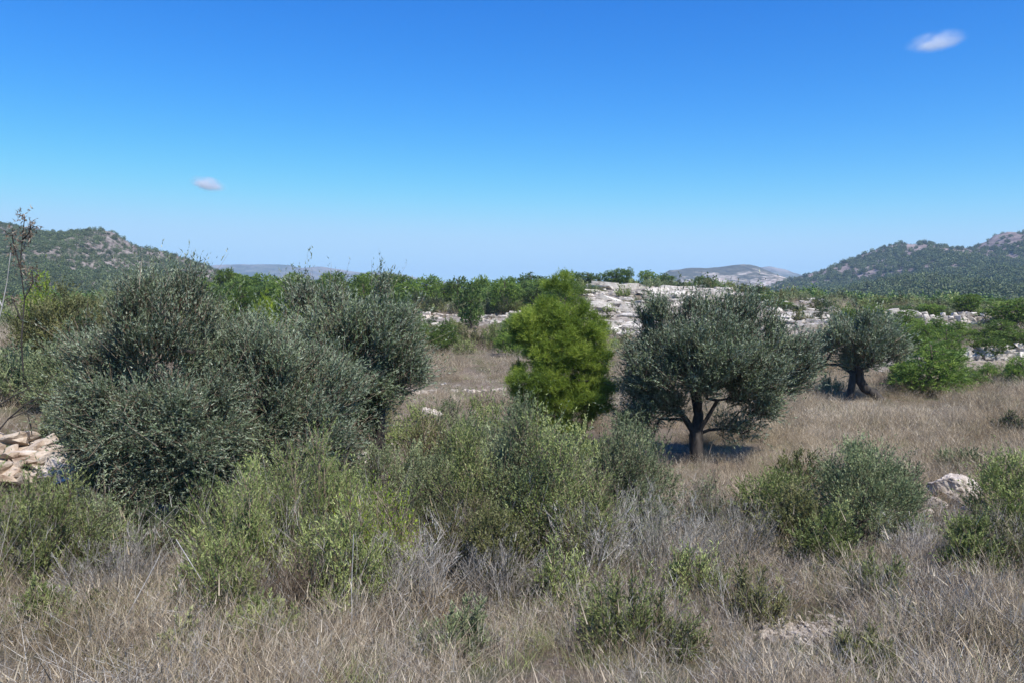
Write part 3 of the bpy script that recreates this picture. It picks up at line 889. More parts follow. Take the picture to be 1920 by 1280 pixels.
def put_shrub(name, label, base, lm, sm, mat, stem='dry_brown', rz=0.0, sc=1.0, group=None, cat="shrub"):
    root = empty(name, base, rz); tag(root, label, cat, group)
    if sc != 1.0: root.scale = (sc,) * 3 if np.isscalar(sc) else tuple(sc)
    if lm is not None:
        if not lm.materials: lm.materials.append(M[mat])
        tag(link(bpy.data.objects.new("leaves", lm), root), kind='stuff')
    if not sm.materials: sm.materials.append(M[stem])
    tag(link(bpy.data.objects.new("stems", sm), root), kind='stuff')
    return root

def near_shrub(label, cx, w, top, d, mat, n_leaf=26000, ll=.035, lw=.006, up=.8, stems=60, sides=30, name="shrub", stem='dry_brown', ang=.85, side_len=.2, inner=.62, cat="shrub"):
    b = gpt(cx, d, -.03)
    h = (at(cx, top, d)[2] - b[2]) * 1.08
    r = w / 2 * mpp(d) * 1.12
    lm, sm = shrub_mesh(h, r, stems, sides, int(n_leaf * 1.1), ll * 1.1, lw * 1.7, up=up * .55, seed=cx, ang=ang, side_len=side_len, inner=inner)
    root = put_shrub(name, label, b, lm, sm, mat, stem, cat=cat)
    if d < 12:
        k = int(20 + w * .25)
        bs = disc(k, r * 1.05)
        dr = unit(np.stack([RNG.normal(0, .3, k), RNG.normal(0, .3, k), np.ones(k)], 1))
        Q, T = twigs(bs, dr, h * RNG.uniform(.5, 1.0, k), np.full(k, .006), 3, RNG.random(k), spread=.45)
        me = quads_mesh("dry_stems", Q, T); me.materials.append(M['dry_grey']); tag(link(bpy.data.objects.new("dry_stems", me), root), kind='stuff')
    return root

near_shrub("olive green shrub at the frame's edge below the tan rock bank", 20, 250, 868, 8.2, 'broom', 30000)
near_shrub("low grey green shrub between the tan rock bank and the dark olive", 170, 190, 925, 8.8, 'grey_green', 16000)
near_shrub("fresh green broom in front of the darkest olive's foot", 440, 200, 905, 7.6, 'broom', 26000, up=1.2)
near_shrub("largest yellowish green broom below the low middle olive", 570, 240, 842, 8.3, 'broom', 36000, up=1.2, stems=80)
near_shrub("bright leafy shrub beside the large broom, below the pinkish boulder", 715, 130, 905, 8.0, 'yellow_green', 9000)
near_shrub("low olive brown shrub in front of the pale boulder", 1880, 150, 962, 8.8, 'olive_brown', 14000)
near_shrub("low green tussock shrub among the nearest dry stems", 1190, 220, 1085, 6.3, 'broom', 13000, up=1.2, stems=70)
near_shrub("pale yellowish weed sprouting from the nearest dry grass", 320, 60, 1150, 5.6, 'pale', 1300, ll=.03, lw=.014, stems=10, sides=14, ang=.9)
near_shrub("olive brown shrub beside the small pale rocks", 800, 90, 785, 14.0, 'olive_brown', 7000, ll=.05, lw=.01)
near_shrub("small tuft of shrub in the golden grass at the frame's edge", 1905, 50, 775, 22, 'dark_green', 2500, ll=.07, lw=.015)
near_shrub("fading shrub in front of the golden grass, nearest the pale boulder", 1692, 90, 868, 12.5, 'grey_green', 12000, ll=.04, lw=.009)
near_shrub("yellowish low shrub lost in grass on the dry slope", 130, 110, 1120, 6.6, 'olive_brown', 6000)

near_shrub("pale green broom between the darkest olive's foot and the large broom", 505, 150, 880, 8.9, 'broom', 16000, up=1.2)
near_shrub("green broom low before the large broom, dry stems around it", 640, 170, 950, 7.3, 'broom', 18000, up=1.2)
near_shrub("dull green broom before the fresh one, half covered by grey stems", 400, 150, 1010, 6.8, 'broom', 12000)
near_shrub("dull green shrub to the side of the mound, reaching into silvery twigs", 1080, 170, 870, 9.0, 'broom', 18000)
near_shrub("olive brown shrub between the mound and the bluish dry shrub", 860, 150, 905, 8.6, 'olive_brown', 14000)
near_shrub("grey green shrub strip at the golden grass, a step from the pale boulder", 1670, 110, 850, 13.5, 'grey_green', 10000, ll=.05, lw=.01)
near_shrub("soft grey green shrub before the round olive's shade", 1340, 110, 905, 11.0, 'grey_green', 9000)
near_shrub("green shrub at the tall pine's foot on the straw side", 935, 110, 790, 13.0, 'grey_green', 12000, ll=.045)

def mound(label, cx, w, top, d, mat, n_leaf=26000, ll=.036, lw=.014, sp=None, bottom=None):
    b = gpt(cx, d, -.03); s = mpp(d)
    zt = at(cx, top, d)[2]; h = zt - b[2]; r = w / 2 * s
    sp = sp or max(.13, h * .13)
    root = empty("shrub", b); tag(root, label, "shrub")
    E = [(np.array([0, 0, h * .45]), np.array([r * .75, r * .75, h * .45]))]
    for k in range(5):
        a = random.uniform(0, 6.28); q = random.uniform(.35, .6) * r
        hh = random.uniform(.45, .8) * h
        E.append((np.array([math.cos(a) * q, math.sin(a) * q, hh * .6]), np.array([r * .42, r * .42, hh * .42])))
    E.append((np.array([random.uniform(-.3, .3) * r, 0, h * .78]), np.array([r * .3, r * .3, h * .22])))
    tg = crown_targets(E, sp, gap=(.45 / sp, -.2))
    st = [[np.array([0, 0, 0.]), np.array([.1 * r, 0, .2 * h])], [np.array([-.15 * r, .05, 0]), np.array([-.3 * r, 0, .22 * h])], [np.array([.2 * r, 0, 0]), np.array([.4 * r, .1, .2 * h])]]
    nodes, par, rad = grow(st, tg, step=sp * 1.4, trunk_r=.02 + .008 * h, tip_r=.003, jitter=sp * .2)
    me = skeleton_mesh("stems", nodes, par, rad, sides=4); me.materials.append(M['bark']); tag(link(bpy.data.objects.new("stems", me), root), kind='stuff')
    per = 11
    k = n_leaf // (per * len(tg)) + 1
    cs = RNG.uniform(.3, 1.8, len(tg))
    idx = np.repeat(np.arange(len(tg)), np.maximum(1, (k * cs).astype(int)))
    ct = np.clip(RNG.normal(.5, .2, len(tg)), 0, 1)[idx]
    o = tg[idx] + RNG.normal(0, sp * .33, (len(idx), 3)); o[:, 2] = np.maximum(o[:, 2], .03)
    cen = np.array([0, 0, h * .3])
    dd = unit(unit(tg[idx] - cen) * .6 + rand_dir(len(idx)) * .7 + np.array([0, 0, .7]))
    sl = sp * RNG.uniform(.5, 1.3, len(idx)) * np.where(RNG.random(len(idx)) < .1, 2.2, 1.1)
    V, T = leaves(o, dd, sl, per, ll, lw, ct, ang=.75, tri=True)
    me = quads_mesh("leaves", V, T, n=3); me.materials.append(M[mat]); tag(link(bpy.data.objects.new("leaves", me), root), kind='stuff')
    Q, T2, _ = blades(o, dd, sl, np.full(len(idx), .004), np.full(len(idx), .1), RNG.random(len(idx)), segs=1)
    me = quads_mesh("twigs", Q, T2); me.materials.append(M['dry_brown']); tag(link(bpy.data.objects.new("twigs", me), root), kind='stuff')
    return root

mound("grey green shrub mound in front of the tall middle pine", 1000, 270, 800, 9.6, 'grey_green', 42000)
mound("slim silvery shrub rising highest before the tall middle pine", 985, 90, 748, 10.4, 'grey_green', 12000)
mound("grey green shrub touching the round olive's low branches", 1150, 220, 825, 10.0, 'grey_green', 32000)
mound("fresh green shrub on the open side of the grey green mound", 890, 130, 830, 9.4, 'broom', 15000)
mound("dark grey green shrub with a shaded hollow beside the pale boulder", 1630, 200, 830, 10.6, 'grey_green', 30000)
mound("green shrub behind the pale boulder, its crown yellowish on top", 1915, 170, 842, 11.2, 'broom', 20000)
mound("low green shrub at the foot of the dark grey green one", 1560, 120, 960, 9.0, 'broom', 8000)
mound("yellow green shrub before the golden grass, the dark one beside it", 1460, 180, 878, 11.0, 'broom', 15000)
mound("small shrub between the round olive's foot and the silvery twigs", 1238, 76, 835, 11.5, 'grey_green', 6000)
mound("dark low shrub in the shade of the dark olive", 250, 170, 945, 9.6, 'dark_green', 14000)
mound("dark shrub low against the pinkish boulder", 770, 110, 840, 12.0, 'grey_green', 9000)
mound("yellow green shrub beside the pinkish boulder, farther up the slope", 775, 110, 765, 18.0, 'broom', 9000, .05, .018)
mound("pale grey green shrub at the straw field's near edge", 875, 130, 785, 13.5, 'grey_green', 9000, .045, .016)
mound("low grey green shrub between the pinkish boulder and the mound", 810, 140, 855, 11.0, 'grey_green', 12000)
mound("wide olive green shrub on the bank with a dark hollow beneath", 120, 210, 548, 19.5, 'olive_brown', 30000, .07, .026)
mound("yellow green shrub on top of the bank behind the wide one", 78, 80, 525, 24.0, 'yellow_green', 4000, .08, .03)
mound("brownish shrub on the bank at the frame's edge", 20, 140, 650, 16.0, 'grey_green', 12000, .06, .022)
mound("olive green shrub halfway down the bank beside the darkest olive", 125, 140, 650, 15.5, 'grey_green', 14000, .055, .02)
mound("grey green shrub right above the tan rocks", 130, 120, 735, 14.0, 'grey_green', 10000, .05, .018)
mound("tall grey shrub behind the darkest olive on the bank", 215, 130, 555, 21.0, 'grey_green', 10000, .07, .026)
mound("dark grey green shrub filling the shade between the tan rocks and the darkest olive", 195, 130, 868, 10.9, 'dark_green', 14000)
mound("dull shrub low beside the tan rocks, under the darkest olive's edge", 130, 110, 905, 10.2, 'grey_green', 9000)
for cx, w, top, d, mt, lab in (
  (1640, 150, 1190, 5.6, 'olive_brown', "yellowish tussock among the nearest stems under the small stones"),
  (60, 130, 1090, 6.6, 'broom', "green tussock in the near grass under the edge shrub"),
  (860, 130, 1140, 6.0, 'grey_green', "grey green tussock in the near grass under the dull brown dry shrub"),
  (1420, 130, 1055, 7.2, 'olive_brown', "olive brown tussock just behind the small stones"),
  (1660, 120, 1045, 7.6, 'broom', "little green tussock in front of the dark shrub's shaded hollow"),
  (1310, 110, 1010, 8.0, 'broom', "green tussock grown through the silvery twigs"),
  (480, 140, 1120, 6.3, 'broom', "low green tussock at the foot of the fresh green broom"),
  (1050, 110, 1020, 7.6, 'broom', "small broom tussock below the mound's dark gap")):
    near_shrub(lab, cx, w, top, d, mt, 7000, stems=40, up=1.0)
for cx, w, top, d, mt, lab in (
  (905, 120, 742, 17.5, 'broom', "green shrub on the near straw field, touching the tall pine's lower side"),
  (840, 100, 752, 18.5, 'grey_green', "pale shrub in the middle of the near straw field"),
  (860, 110, 810, 12.4, 'broom', "yellowish green shrub between the pale straw edge shrub and the mound"),
  (930, 120, 835, 10.9, 'grey_green', "round grey green shrub pressed against the mound's far side"),
  (700, 110, 725, 19.5, 'olive_brown', "brownish green shrub tucked behind the airy olive's trunk"),
  (1180, 90, 780, 15.0, 'grey_green', "shrub between the tall pine and the round olive's trunk"),
  (1100, 110, 800, 13.2, 'broom', "green shrub right under the tall pine's sunny side"),
  (1815, 110, 845, 17.0, 'grey_green', "hazy grey green shrub right behind the pale boulder"),
  (1500, 120, 845, 13.5, 'olive_brown', "faded shrub at the lower edge of the golden grass")):
    mound(lab, cx, w, top, d, mt, 7000, .05, .019)
for cx, w, top, d, mt, lab in (
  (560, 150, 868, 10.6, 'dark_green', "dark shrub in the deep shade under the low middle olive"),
  (700, 120, 838, 11.8, 'grey_green', "shrub hiding the airy olive's trunk"),
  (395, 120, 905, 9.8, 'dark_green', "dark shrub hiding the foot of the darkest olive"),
  (1010, 200, 792, 9.2, 'broom', "fresh green rounded bush right before the tall middle pine"),
  (640, 150, 872, 9.0, 'broom', "leafy green bush growing through the largest broom's far side"),
  (470, 130, 878, 9.2, 'broom', "leafy green bush against the darkest olive's foot"),
  (930, 120, 940, 7.9, 'olive_brown', "olive coloured bush in front of the rounded mound"),
  (1500, 100, 920, 9.8, 'olive_brown', "olive coloured bush between the two rounded slope bushes"),
  (60, 190, 905, 8.6, 'broom', "leafy green bush just below the tan rocks"),
  (1835, 110, 975, 8.6, 'broom', "green bush in the dry grass below the pale boulder")):
    mound(lab, cx, w, top, d, mt, 11000, .036, .014)
# bank shrubs on the tan rock side
near_shrub("dark evergreen shrub in the hollow under the wide one", 150, 110, 600, 17.5, 'dark_green', 12000, ll=.07, lw=.02)

# dry, leafless shrubs
def dry_shrub(label, cx, w, top, d, mat, stems=70, kids=4, name="dry_shrub"):
    b = gpt(cx, d, -.03)
    h = at(cx, top, d)[2] - b[2]; r = w / 2 * mpp(d)
    bs = disc(stems, r * .6)
    dr = unit(np.stack([bs[:, 0] / h * 1.1 + RNG.normal(0, .16, stems), bs[:, 1] / h * 1.1 + RNG.normal(0, .16, stems), np.ones(stems)], 1))
    Q, T = twigs(bs, dr, h * RNG.uniform(.6, 1.02, stems), np.full(stems, .008), kids, RNG.random(stems), spread=.55, gen2=3)
    me = quads_mesh("stems", Q, T); me.materials.append(M[mat])
    root = empty(name, b); tag(root, label, "dry shrub")
    tag(link(bpy.data.objects.new("stems", me), root), kind='stuff')
dry_shrub("grey leafless shrub joined to the grey green mound", 1110, 150, 915, 8.6, 'dry_grey')
dry_shrub("silvery leafless shrub in the open middle, palest of the dry ones", 1245, 190, 900, 8.6, 'silver', 90)
dry_shrub("grey leafless shrub between the silvery one and the yellow green shrub", 1385, 140, 925, 9.2, 'silver', 60)
dry_shrub("bluish grey dry shrub under the large broom", 775, 130, 965, 7.4, 'dry_grey')
dry_shrub("purplish dry shrub in front of the darkest olive", 200, 200, 985, 7.4, 'dry_grey', 80)
dry_shrub("brown dry shrub between the two green brooms", 530, 120, 1010, 7.0, 'dry_brown')
dry_shrub("dull brown dry shrub before the grey green mound", 930, 130, 985, 7.6, 'dry_grey')
dry_shrub("grey tangle of dry stems under the pale boulder", 1725, 120, 960, 9.4, 'dry_grey')
dry_shrub("grey brown dry shrub near the small stones", 1790, 170, 1060, 7.4, 'dry_brown')
dry_shrub("bare greyish shrub at the foot of the lower stone wall", 1868, 110, 712, 31.0, 'dry_brown', 90)
dry_shrub("dry reddish shrub beside the arching olive trunk", 1725, 100, 700, 30.5, 'dry_brown', 70)
dry_shrub("purplish dry shrub at the straw field's back edge", 908, 60, 632, 45, 'dry_brown', 70)

# ------------------------------------------------------------------ middle distance shrubs, shared meshes
MID = {}
for key, mat in (('g', 'broom'), ('d', 'dark_green'), ('s', 'grey_green'), ('b', 'olive_brown'), ('r', 'rust')):
    MID[key] = []
    for k in range(2):
        lm, sm = shrub_mesh(1.0, .55, 26, 16, 5200, .065, .016, up=.5, seed=k * 3 + 1, ang=.9, side_len=.22, inner=.6, t0=.15)
        lm.materials.append(M[mat]); sm.materials.append(M['dry_brown'])
        MID[key].append((lm, sm))
FARB = {}
for key, mat in (('g', 'broom'), ('d', 'dark_green'), ('s', 'grey_green'), ('b', 'olive_brown')):
    FARB[key] = []
    for k in range(2):
        lm, sm = shrub_mesh(1.0, .55, 16, 8, 1300, .12, .036, up=.5, seed=k * 3 + 2, ang=.9, side_len=.22, inner=.6, t0=.15)
        lm.materials.append(M[mat]); sm.materials.append(M['dry_brown'])
        FARB[key].append((lm, sm))
def mid(key, px, top, w, d, label=None, group=None, flat=False):
    b = gpt(px, d, -.05)
    hgt = max(.35, at(px, top, d)[2] - b[2])
    wid = w * mpp(d) / 1.15
    lm, sm = random.choice(MID[key])
    return put_shrub("shrub", label, b, lm, sm, None, rz=random.uniform(0, 6.28), sc=(wid, wid, hgt), group=group)
for a in [
 ('b', 740, 605, 70, 47, "rusty brown shrub behind the straw field next to the airy olive"),
 ('g', 765, 590, 50, 54, "green shrub between the airy olive and the sapling behind the straw field"),
 ('b', 885, 602, 70, 47, "reddish brown shrub beside the little bright pine"),
 ('g', 925, 600, 50, 46, "green shrub between the reddish shrub and the tall middle pine"),
 ('s', 775, 640, 60, 42, "pale shrub at the back corner of the straw field"),
 ('s', 745, 545, 50, 76, "grey shrub below the first far pines"),
 ('d', 790, 545, 60, 80, "dark shrub strip under the far pines above the pink bare ground"),
 ('d', 822, 548, 40, 80, "second dark shrub under the far pines above the pink bare ground"),
 ('s', 858, 547, 50, 74, "round grey shrub on the edge of the bare ground"),
 ('s', 905, 545, 60, 72, "grey green shrub above the short stone wall"),
 ('d', 945, 548, 40, 70, "dark shrub next to the tall middle pine above the short wall"),
 ('g', 975, 555, 40, 70, "light green shrub touching the tall middle pine above the wall"),
 ('s', 880, 575, 40, 66, "small grey shrub against the short stone wall"),
 ('g', 850, 590, 40, 58, "small green shrub in front of the short stone wall"),
 ('g', 1145, 541, 34, 78, "green shrub on the upper white slope beside the tall middle pine"),
 ('s', 1130, 560, 24, 74, "little grey shrub on the white slope"),
 ('d', 1218, 568, 44, 66, "dark green shrub on the white slope behind the round olive"),
 ('g', 1232, 585, 50, 62, "green shrub lower down the white slope, touching the round olive's crown"),
 ('d', 1265, 532, 36, 84, "dark shrub on the crest between two pines"),
 ('s', 1395, 556, 50, 72, "grey green shrub where the white slope narrows"),
 ('g', 1432, 548, 50, 76, "bright green shrub between two white outcrops"),
 ('g', 1400, 575, 60, 60, "green shrub in front of the narrowing white slope"),
 ('d', 1372, 545, 30, 84, "dark shrub at the far end of the crest"),
 ('d', 1487, 572, 44, 66, "dark shrub in the notch of the second white outcrop"),
 ('g', 1578, 562, 54, 58, "green shrub above the arching olive's crown"),
 ('g', 1615, 575, 56, 52, "green shrub behind the arching olive's crown"),
 ('g', 1655, 585, 44, 50, "green shrub between the arching olive and the upper wall"),
 ('s', 1530, 610, 60, 44, "grey shrub between the second outcrop and the arching olive"),
 ('d', 1510, 640, 50, 40, "dark shrub seen between the two olives of the field"),
 ('b', 1890, 565, 50, 70, "brownish shrub above the upper wall at the edge"),
 ('d', 1905, 575, 60, 62, "dark shrub on the upper wall's end at the frame edge"),
 ('b', 1880, 735, 60, 33, "olive brown shrub in front of the lower stone wall"),
 ('g', 1700, 705, 50, 31, "twiggy green shrub between the arching trunk and the bushy pine"),
 ('b', 1815, 725, 40, 32, "brown green shrub beside the bushy bright pine"),
 ('s', 1165, 700, 40, 30, "grey green shrub in the gap between the middle pine and the round olive"),
 ('g', 1150, 640, 40, 46, "light green shrub showing in the gap beside the middle pine"),
 ('g', 900, 655, 30, 44, "small shrub at the straw field's back edge"),
 ('g', 1175, 552, 26, 78, "small green shrub high on the white slope between two pines"),
 ('d', 1200, 600, 34, 60, "dark shrub low on the white slope beside the tall pine"),
 ('g', 1290, 556, 34, 74, "green shrub in the middle of the white slope's upper ledge"),
 ('s', 1330, 562, 34, 72, "grey shrub on the white slope's upper ledge"),
 ('d', 1350, 585, 40, 62, "dark shrub low on the white slope over the round olive"),
 ('g', 1170, 628, 34, 52, "green shrub under the white slope beside the tall pine"),
 ('g', 1455, 590, 36, 58, "green shrub at the start of the second white outcrop"),
 ('d', 1535, 578, 30, 62, "dark shrub on top of the second white outcrop"),
 ('d', 1528, 622, 56, 37, "dark shrub beside the grey arching olive on the tall olive's side"),
 ('g', 1478, 628, 56, 36, "green shrub looking out past the round olive's crown"),
 ('s', 1560, 690, 50, 31, "grey shrub low at the grey arching olive's side"),
 ('g', 1885, 668, 50, 34.5, "green shrub on the lower stone wall by the dark edge pine"),
 ('b', 1500, 715, 60, 30, "brownish shrub at the golden grass's upper edge by the round olive"),
 ('g', 870, 625, 50, 44, "green shrub behind the little bright pine's sunny side"),
 ('d', 800, 600, 50, 52, "dark green shrub behind the little bright pine's shaded side"),
 ('b', 420, 600, 70, 30, "reddish shrub showing over the low middle olive"),
 ('d', 60, 560, 90, 30, "dark shrub far back on the bank"),
 ('s', 20, 560, 90, 34, "grey shrub at the very back of the bank"),
 ('g', 330, 530, 120, 40, "wide green shrub behind the darkest olive's crown"),
 ('s', 400, 545, 70, 44, "grey shrub behind the gap of the olive thicket"),
]: mid(*a)
# small scattered bushes of the far scrub that nothing tells apart
n_far = 0
while n_far < 190:
    d = random.uniform(48, 105) if n_far < 110 else random.uniform(84, 104)
    px = random.uniform(380, 1930)
    if 680 < px < 950 and 60 < d < 75: continue
    x = (px - 960) / F * d
    r = float(rockiness(np.array([x]), np.array([d]))[0])
    if random.random() < r * .85: continue
    if 1090 < px < 1600 and d < 80 and random.random() < .4: continue
    hh = random.uniform(.4, 1.3) * (1.0 if d < 80 else 1.5)
    b = gpt(px, d, -.05)
    lm, sm = random.choice(FARB[random.choice('ggddssb')])
    w_ = hh * random.uniform(.9, 1.7)
    put_shrub("shrub", "small rounded bush scattered over the far scrub slope below the ridge pines", b, lm, sm, None, rz=random.uniform(0, 6.28), sc=(w_, w_, hh), group="small bushes scattered over the far scrub slope")
    n_far += 1

# ------------------------------------------------------------------ rocks
def rock_mesh(name, seed, flat=.5, sub=2, rough=.06, pts=14, box=False):
    g = np.random.default_rng(seed)
    bm = bmesh.new()
    for _ in range(pts):
        v = g.uniform(-1, 1, 3); v = v / max(abs(v)) * g.uniform(.75, 1)
        if box: v = np.sign(v) * g.uniform(.62, 1.0, 3)
        bm.verts.new((v[0] * .5, v[1] * .5, v[2] * .5 * flat))
    res = bmesh.ops.convex_hull(bm, input=bm.verts)
    bmesh.ops.delete(bm, geom=[e for e in res['geom_interior'] if isinstance(e, bmesh.types.BMVert)], context='VERTS')
    if sub:
        bmesh.ops.subdivide_edges(bm, edges=bm.edges[:], cuts=sub, use_grid_fill=True)
        for v in bm.verts:
            nrm = Vector((float(x) for x in fbm3(v.co * 4 + Vector((seed, 0, 0)))))
            v.co += nrm * rough
    bmesh.ops.triangulate(bm, faces=bm.faces[:])
    me = bpy.data.meshes.new(name); bm.to_mesh(me); bm.free()
    return me
def worn_rock(name, seed, flat=.65, sub=4, cuts=11, rough=.03):
    """a rounded block with flat broken faces"""
    from mathutils import noise
    g = np.random.default_rng(seed)
    bm = bmesh.new(); bmesh.ops.create_icosphere(bm, subdivisions=sub, radius=.62)
    planes = [(Vector(unit(g.normal(size=(1, 3)) * [1, 1, 1.2])[0].tolist()), g.uniform(.30, .46)) for _ in range(cuts)]
    for v in bm.verts:
        for nrm, dd in planes:
            k = v.co.dot(nrm)
            if k > dd: v.co -= nrm * (k - dd) * .93
        v.co.z *= flat
        o = Vector((seed * 1.7, 0, 0))
        n_ = noise.noise(v.co * 5 + o) + .6 * noise.noise(v.co * 12 + o) + .35 * noise.noise(v.co * 26 + o)
        v.co += v.co.normalized() * n_ * rough
    me = bpy.data.meshes.new(name); bm.to_mesh(me); bm.free()
    return me
def fbm3(v):
    from mathutils import noise
    return noise.noise_vector(v) + noise.noise_vector(v * 2.7) * .5

ROCKS = [rock_mesh("stone", 100 + k, flat=.7, sub=0, pts=14) for k in range(6)] + [rock_mesh("stone", 130 + k, flat=.6, sub=0, pts=20, box=True) for k in range(3)]
SLABS = [rock_mesh("slab", 200 + k, flat=.45, sub=0, pts=13) for k in range(8)] + [rock_mesh("slab", 230 + k, flat=.3, sub=0, pts=20, box=True) for k in range(3)]
for m_ in ROCKS + SLABS: m_.materials.append(M['limestone'])
BOULD = [worn_rock("boulder", 310 + k, .8, 5, cuts=22, rough=.05) for k in range(3)]
for m_ in BOULD: m_.materials.append(M['boulder'])
TAN = [worn_rock("stone", 400 + k, .6, 3, 9, .05) for k in range(3)] + [rock_mesh("stone", 420 + k, flat=.5, sub=0, pts=14) for k in range(4)]
for m_ in TAN: m_.materials.append(M['tan_rock'])
WARM = [m_.copy() for m_ in ROCKS]
for m_ in WARM: m_.materials.clear(); m_.materials.append(M['boulder'])

def boulder(label, px, py0, py1, w, d, k, rz=0.4, tiltx=0.0, name="boulder", meshes=None):
    c = at(px, (py0 + py1) / 2, d); s = mpp(d)
    o = bpy.data.objects.new(name, (meshes or BOULD)[k]); link(o)
    x, y = c[0], c[1]
    hgt = (py1 - py0) * s
    z = max(h1(x, y) + hgt * .2, 0)
    z = c[2] if abs(c[2] - z) < .6 else z
    o.location = (x, y, z - hgt * .12); o.rotation_euler = (tiltx, .12, rz)
    o.scale = (w * s * 1.25, w * s * 1.0, hgt * 1.5)
    tag(o, label, "boulder")
    return o
boulder("large pale boulder standing out of the scrub, dark notch in its top", 1792, 883, 942, 86, 14.4, 0, .5, .2)
boulder("flat stone leaning on the large pale boulder's shaded flank", 1748, 925, 950, 44, 14.1, 1, 1.9)
boulder("broken stone in the grass below the large pale boulder", 1815, 946, 962, 26, 13.7, 2, .9)
boulder("small stone at the foot of the large pale boulder", 1735, 948, 968, 34, 13.6, 1)
boulder("pinkish boulder between the large broom and the olive thicket", 690, 842, 884, 60, 16.8, 1, 1.1, .2)
boulder("small pale rock at the near edge of the straw field", 806, 762, 786, 46, 24.5, 2)
boulder("pale rock half hidden beneath the airy olive", 655, 748, 768, 50, 25.5, 0)
boulder("tiny white stone between the pinkish boulder and the pale rock", 742, 822, 838, 18, 19.5, 1)
boulder("low pale stone in the dry slope under the olive brown shrub", 1795, 1034, 1054, 36, 10.2, 2)

# tan rock bank: an outcrop whose stones are its parts
root = empty("rock_outcrop", gpt(70, 13.0)); tag(root, "tan and white rock bank breaking out of the slope beside the darkest olive", "rock outcrop")
rb = np.array(root.location)
for k in range(130):
    px = random.uniform(-60, 165); py = random.uniform(822, 905)
    if px > 40 and py > 860 and random.random() < .4: px = random.uniform(50, 140)
    d = 13.3 - (py - 822) / 83 * 1.4 + random.uniform(-.1, .1)
    c = at(px, py, d); 
    c[2] = .5 * c[2] + .5 * (h1(c[0], d) + .05) if c[2] > h1(c[0], d) + .3 else max(c[2], h1(c[0], d))
    o = bpy.data.objects.new("stone", random.choice(TAN)); link(o, root)
    o.location = tuple(c - rb); o.rotation_euler = (random.uniform(-.6, .6), random.uniform(-.6, .6), random.uniform(0, 6.28))
    s = .12 + .42 * random.random() ** 1.8; o.scale = (s * random.uniform(1, 1.5), s * random.uniform(.6, 1), s * random.uniform(.5, 1.1))

# white limestone slope, ledge by ledge
def outcrop(label, regions, n, smin, smax, seed, meshes=SLABS, base=None):
    g = random.Random(seed)
    bx = gpt(*base); root = empty("limestone_outcrop", bx); tag(root, label, "rock outcrop")
    made = 0; tries = 0
    while made < n and tries < n * 20:
        tries += 1
        px0, px1, d0, d1 = g.choice(regions)
        px = g.uniform(px0, px1); d = g.uniform(d0, d1)
        # snap to ledges so that the slabs line up in rough terraces
        step = 1.7; d = round(d / step) * step + g.gauss(0, .28) + .6 * math.sin(px * .02)
        x = (px - 960) / F * d
        z = h1(x, d)
        s = smin + (smax - smin) * g.random() ** 2.6
        o = bpy.data.objects.new("slab", g.choice(meshes)); link(o, root)
        o.location = (x - bx[0], d - bx[1], z + s * .08 - bx[2])
        o.rotation_euler = (g.uniform(-.12, .12), g.uniform(-.12, .12), g.gauss(0, .22) + (math.pi if g.random() < .5 else 0))
        o.scale = (s * g.uniform(1.3, 2.6), s * g.uniform(.7, 1.1), s * g.uniform(.6, 1.3))
        made += 1
outcrop("white stepped limestone slope rising behind the tall middle pine and round olive", [(1090, 1250, 56, 72), (1095, 1370, 70, 85), (1200, 1370, 66, 80)], 295, .3, 1.6, 5, meshes=SLABS + ROCKS, base=(1230, 70))
outcrop("second white limestone outcrop between the two field olives", [(1440, 1500, 56, 66), (1500, 1560, 54, 66), (1450, 1560, 54, 60)], 150, .25, 1.3, 6, meshes=SLABS + ROCKS, base=(1500, 60))

def stone_wall(label, pts, rows, seed, sw=.55, sh=.3, meshes=ROCKS, back=.5, name="dry_stone_wall", cat="stone wall", group=None, dz=0.0):
    """pts: (px, distance) along the wall"""
    g = random.Random(seed)
    P = [np.array([(px - 960) / F * d, d]) for px, d in pts]
    mid_ = P[len(P) // 2]; bx = np.array([mid_[0], mid_[1], h1(*mid_)])
    root = empty(name, bx); tag(root, label, cat, group)
    for a, b in zip(P[:-1], P[1:]):
        L_ = np.linalg.norm(b - a); k = max(1, int(L_ / (sw * .9)))
        for r in range(rows):
            for q in range(k):
                if r == rows - 1 and g.random() < .25: continue
                t = (q + g.uniform(.1, .9)) / k
                p = a + (b - a) * t
                z = h1(p[0], p[1] - .3) + sh * (r + .45) + dz
                o = bpy.data.objects.new("stone", g.choice(meshes)); link(o, root)
                o.location = (p[0] - bx[0], p[1] - bx[1] + r * .08 + g.uniform(-.1, .1), z - bx[2])
                o.rotation_euler = (g.uniform(-.2, .2), g.uniform(-.2, .2), g.uniform(-.4, .4))
                s = g.uniform(.75, 1.25)
                o.scale = (sw * s * 1.25, sw * s, sh * s * 2.2)
stone_wall("upper dry stone wall below the far forest", [(1655, 59.5), (1740, 59.8), (1800, 60), (1862, 60.5)], 4, 1, sw=.55, sh=.26)
stone_wall("lower dry stone wall behind the yellowish little pine", [(1805, 39.5), (1860, 39.6), (1935, 40)], 4, 2, sw=.34, sh=.2)
stone_wall("lowest crumbling stone wall at the golden grass's end", [(1810, 34.0), (1870, 34.2), (1935, 34.4)], 2, 3, sw=.3, sh=.16)
stone_wall("short stone wall in the middle distance beside the tall pine", [(860, 64.5), (925, 65), (1000, 65.3)], 2, 4, sw=.5, sh=.22)
stone_wall("row of pinkish stones edging the straw field terrace", [(770, 31), (850, 31.3), (960, 31.2)], 1, 5, sw=.25, sh=.13, meshes=WARM, name="stone_row", cat="stone row")
stone_wall("pink bare stones scattered under the far dark shrubs", [(770, 68), (830, 69)], 2, 6, sw=.7, sh=.25, meshes=WARM, name="stone_row", cat="stone row")

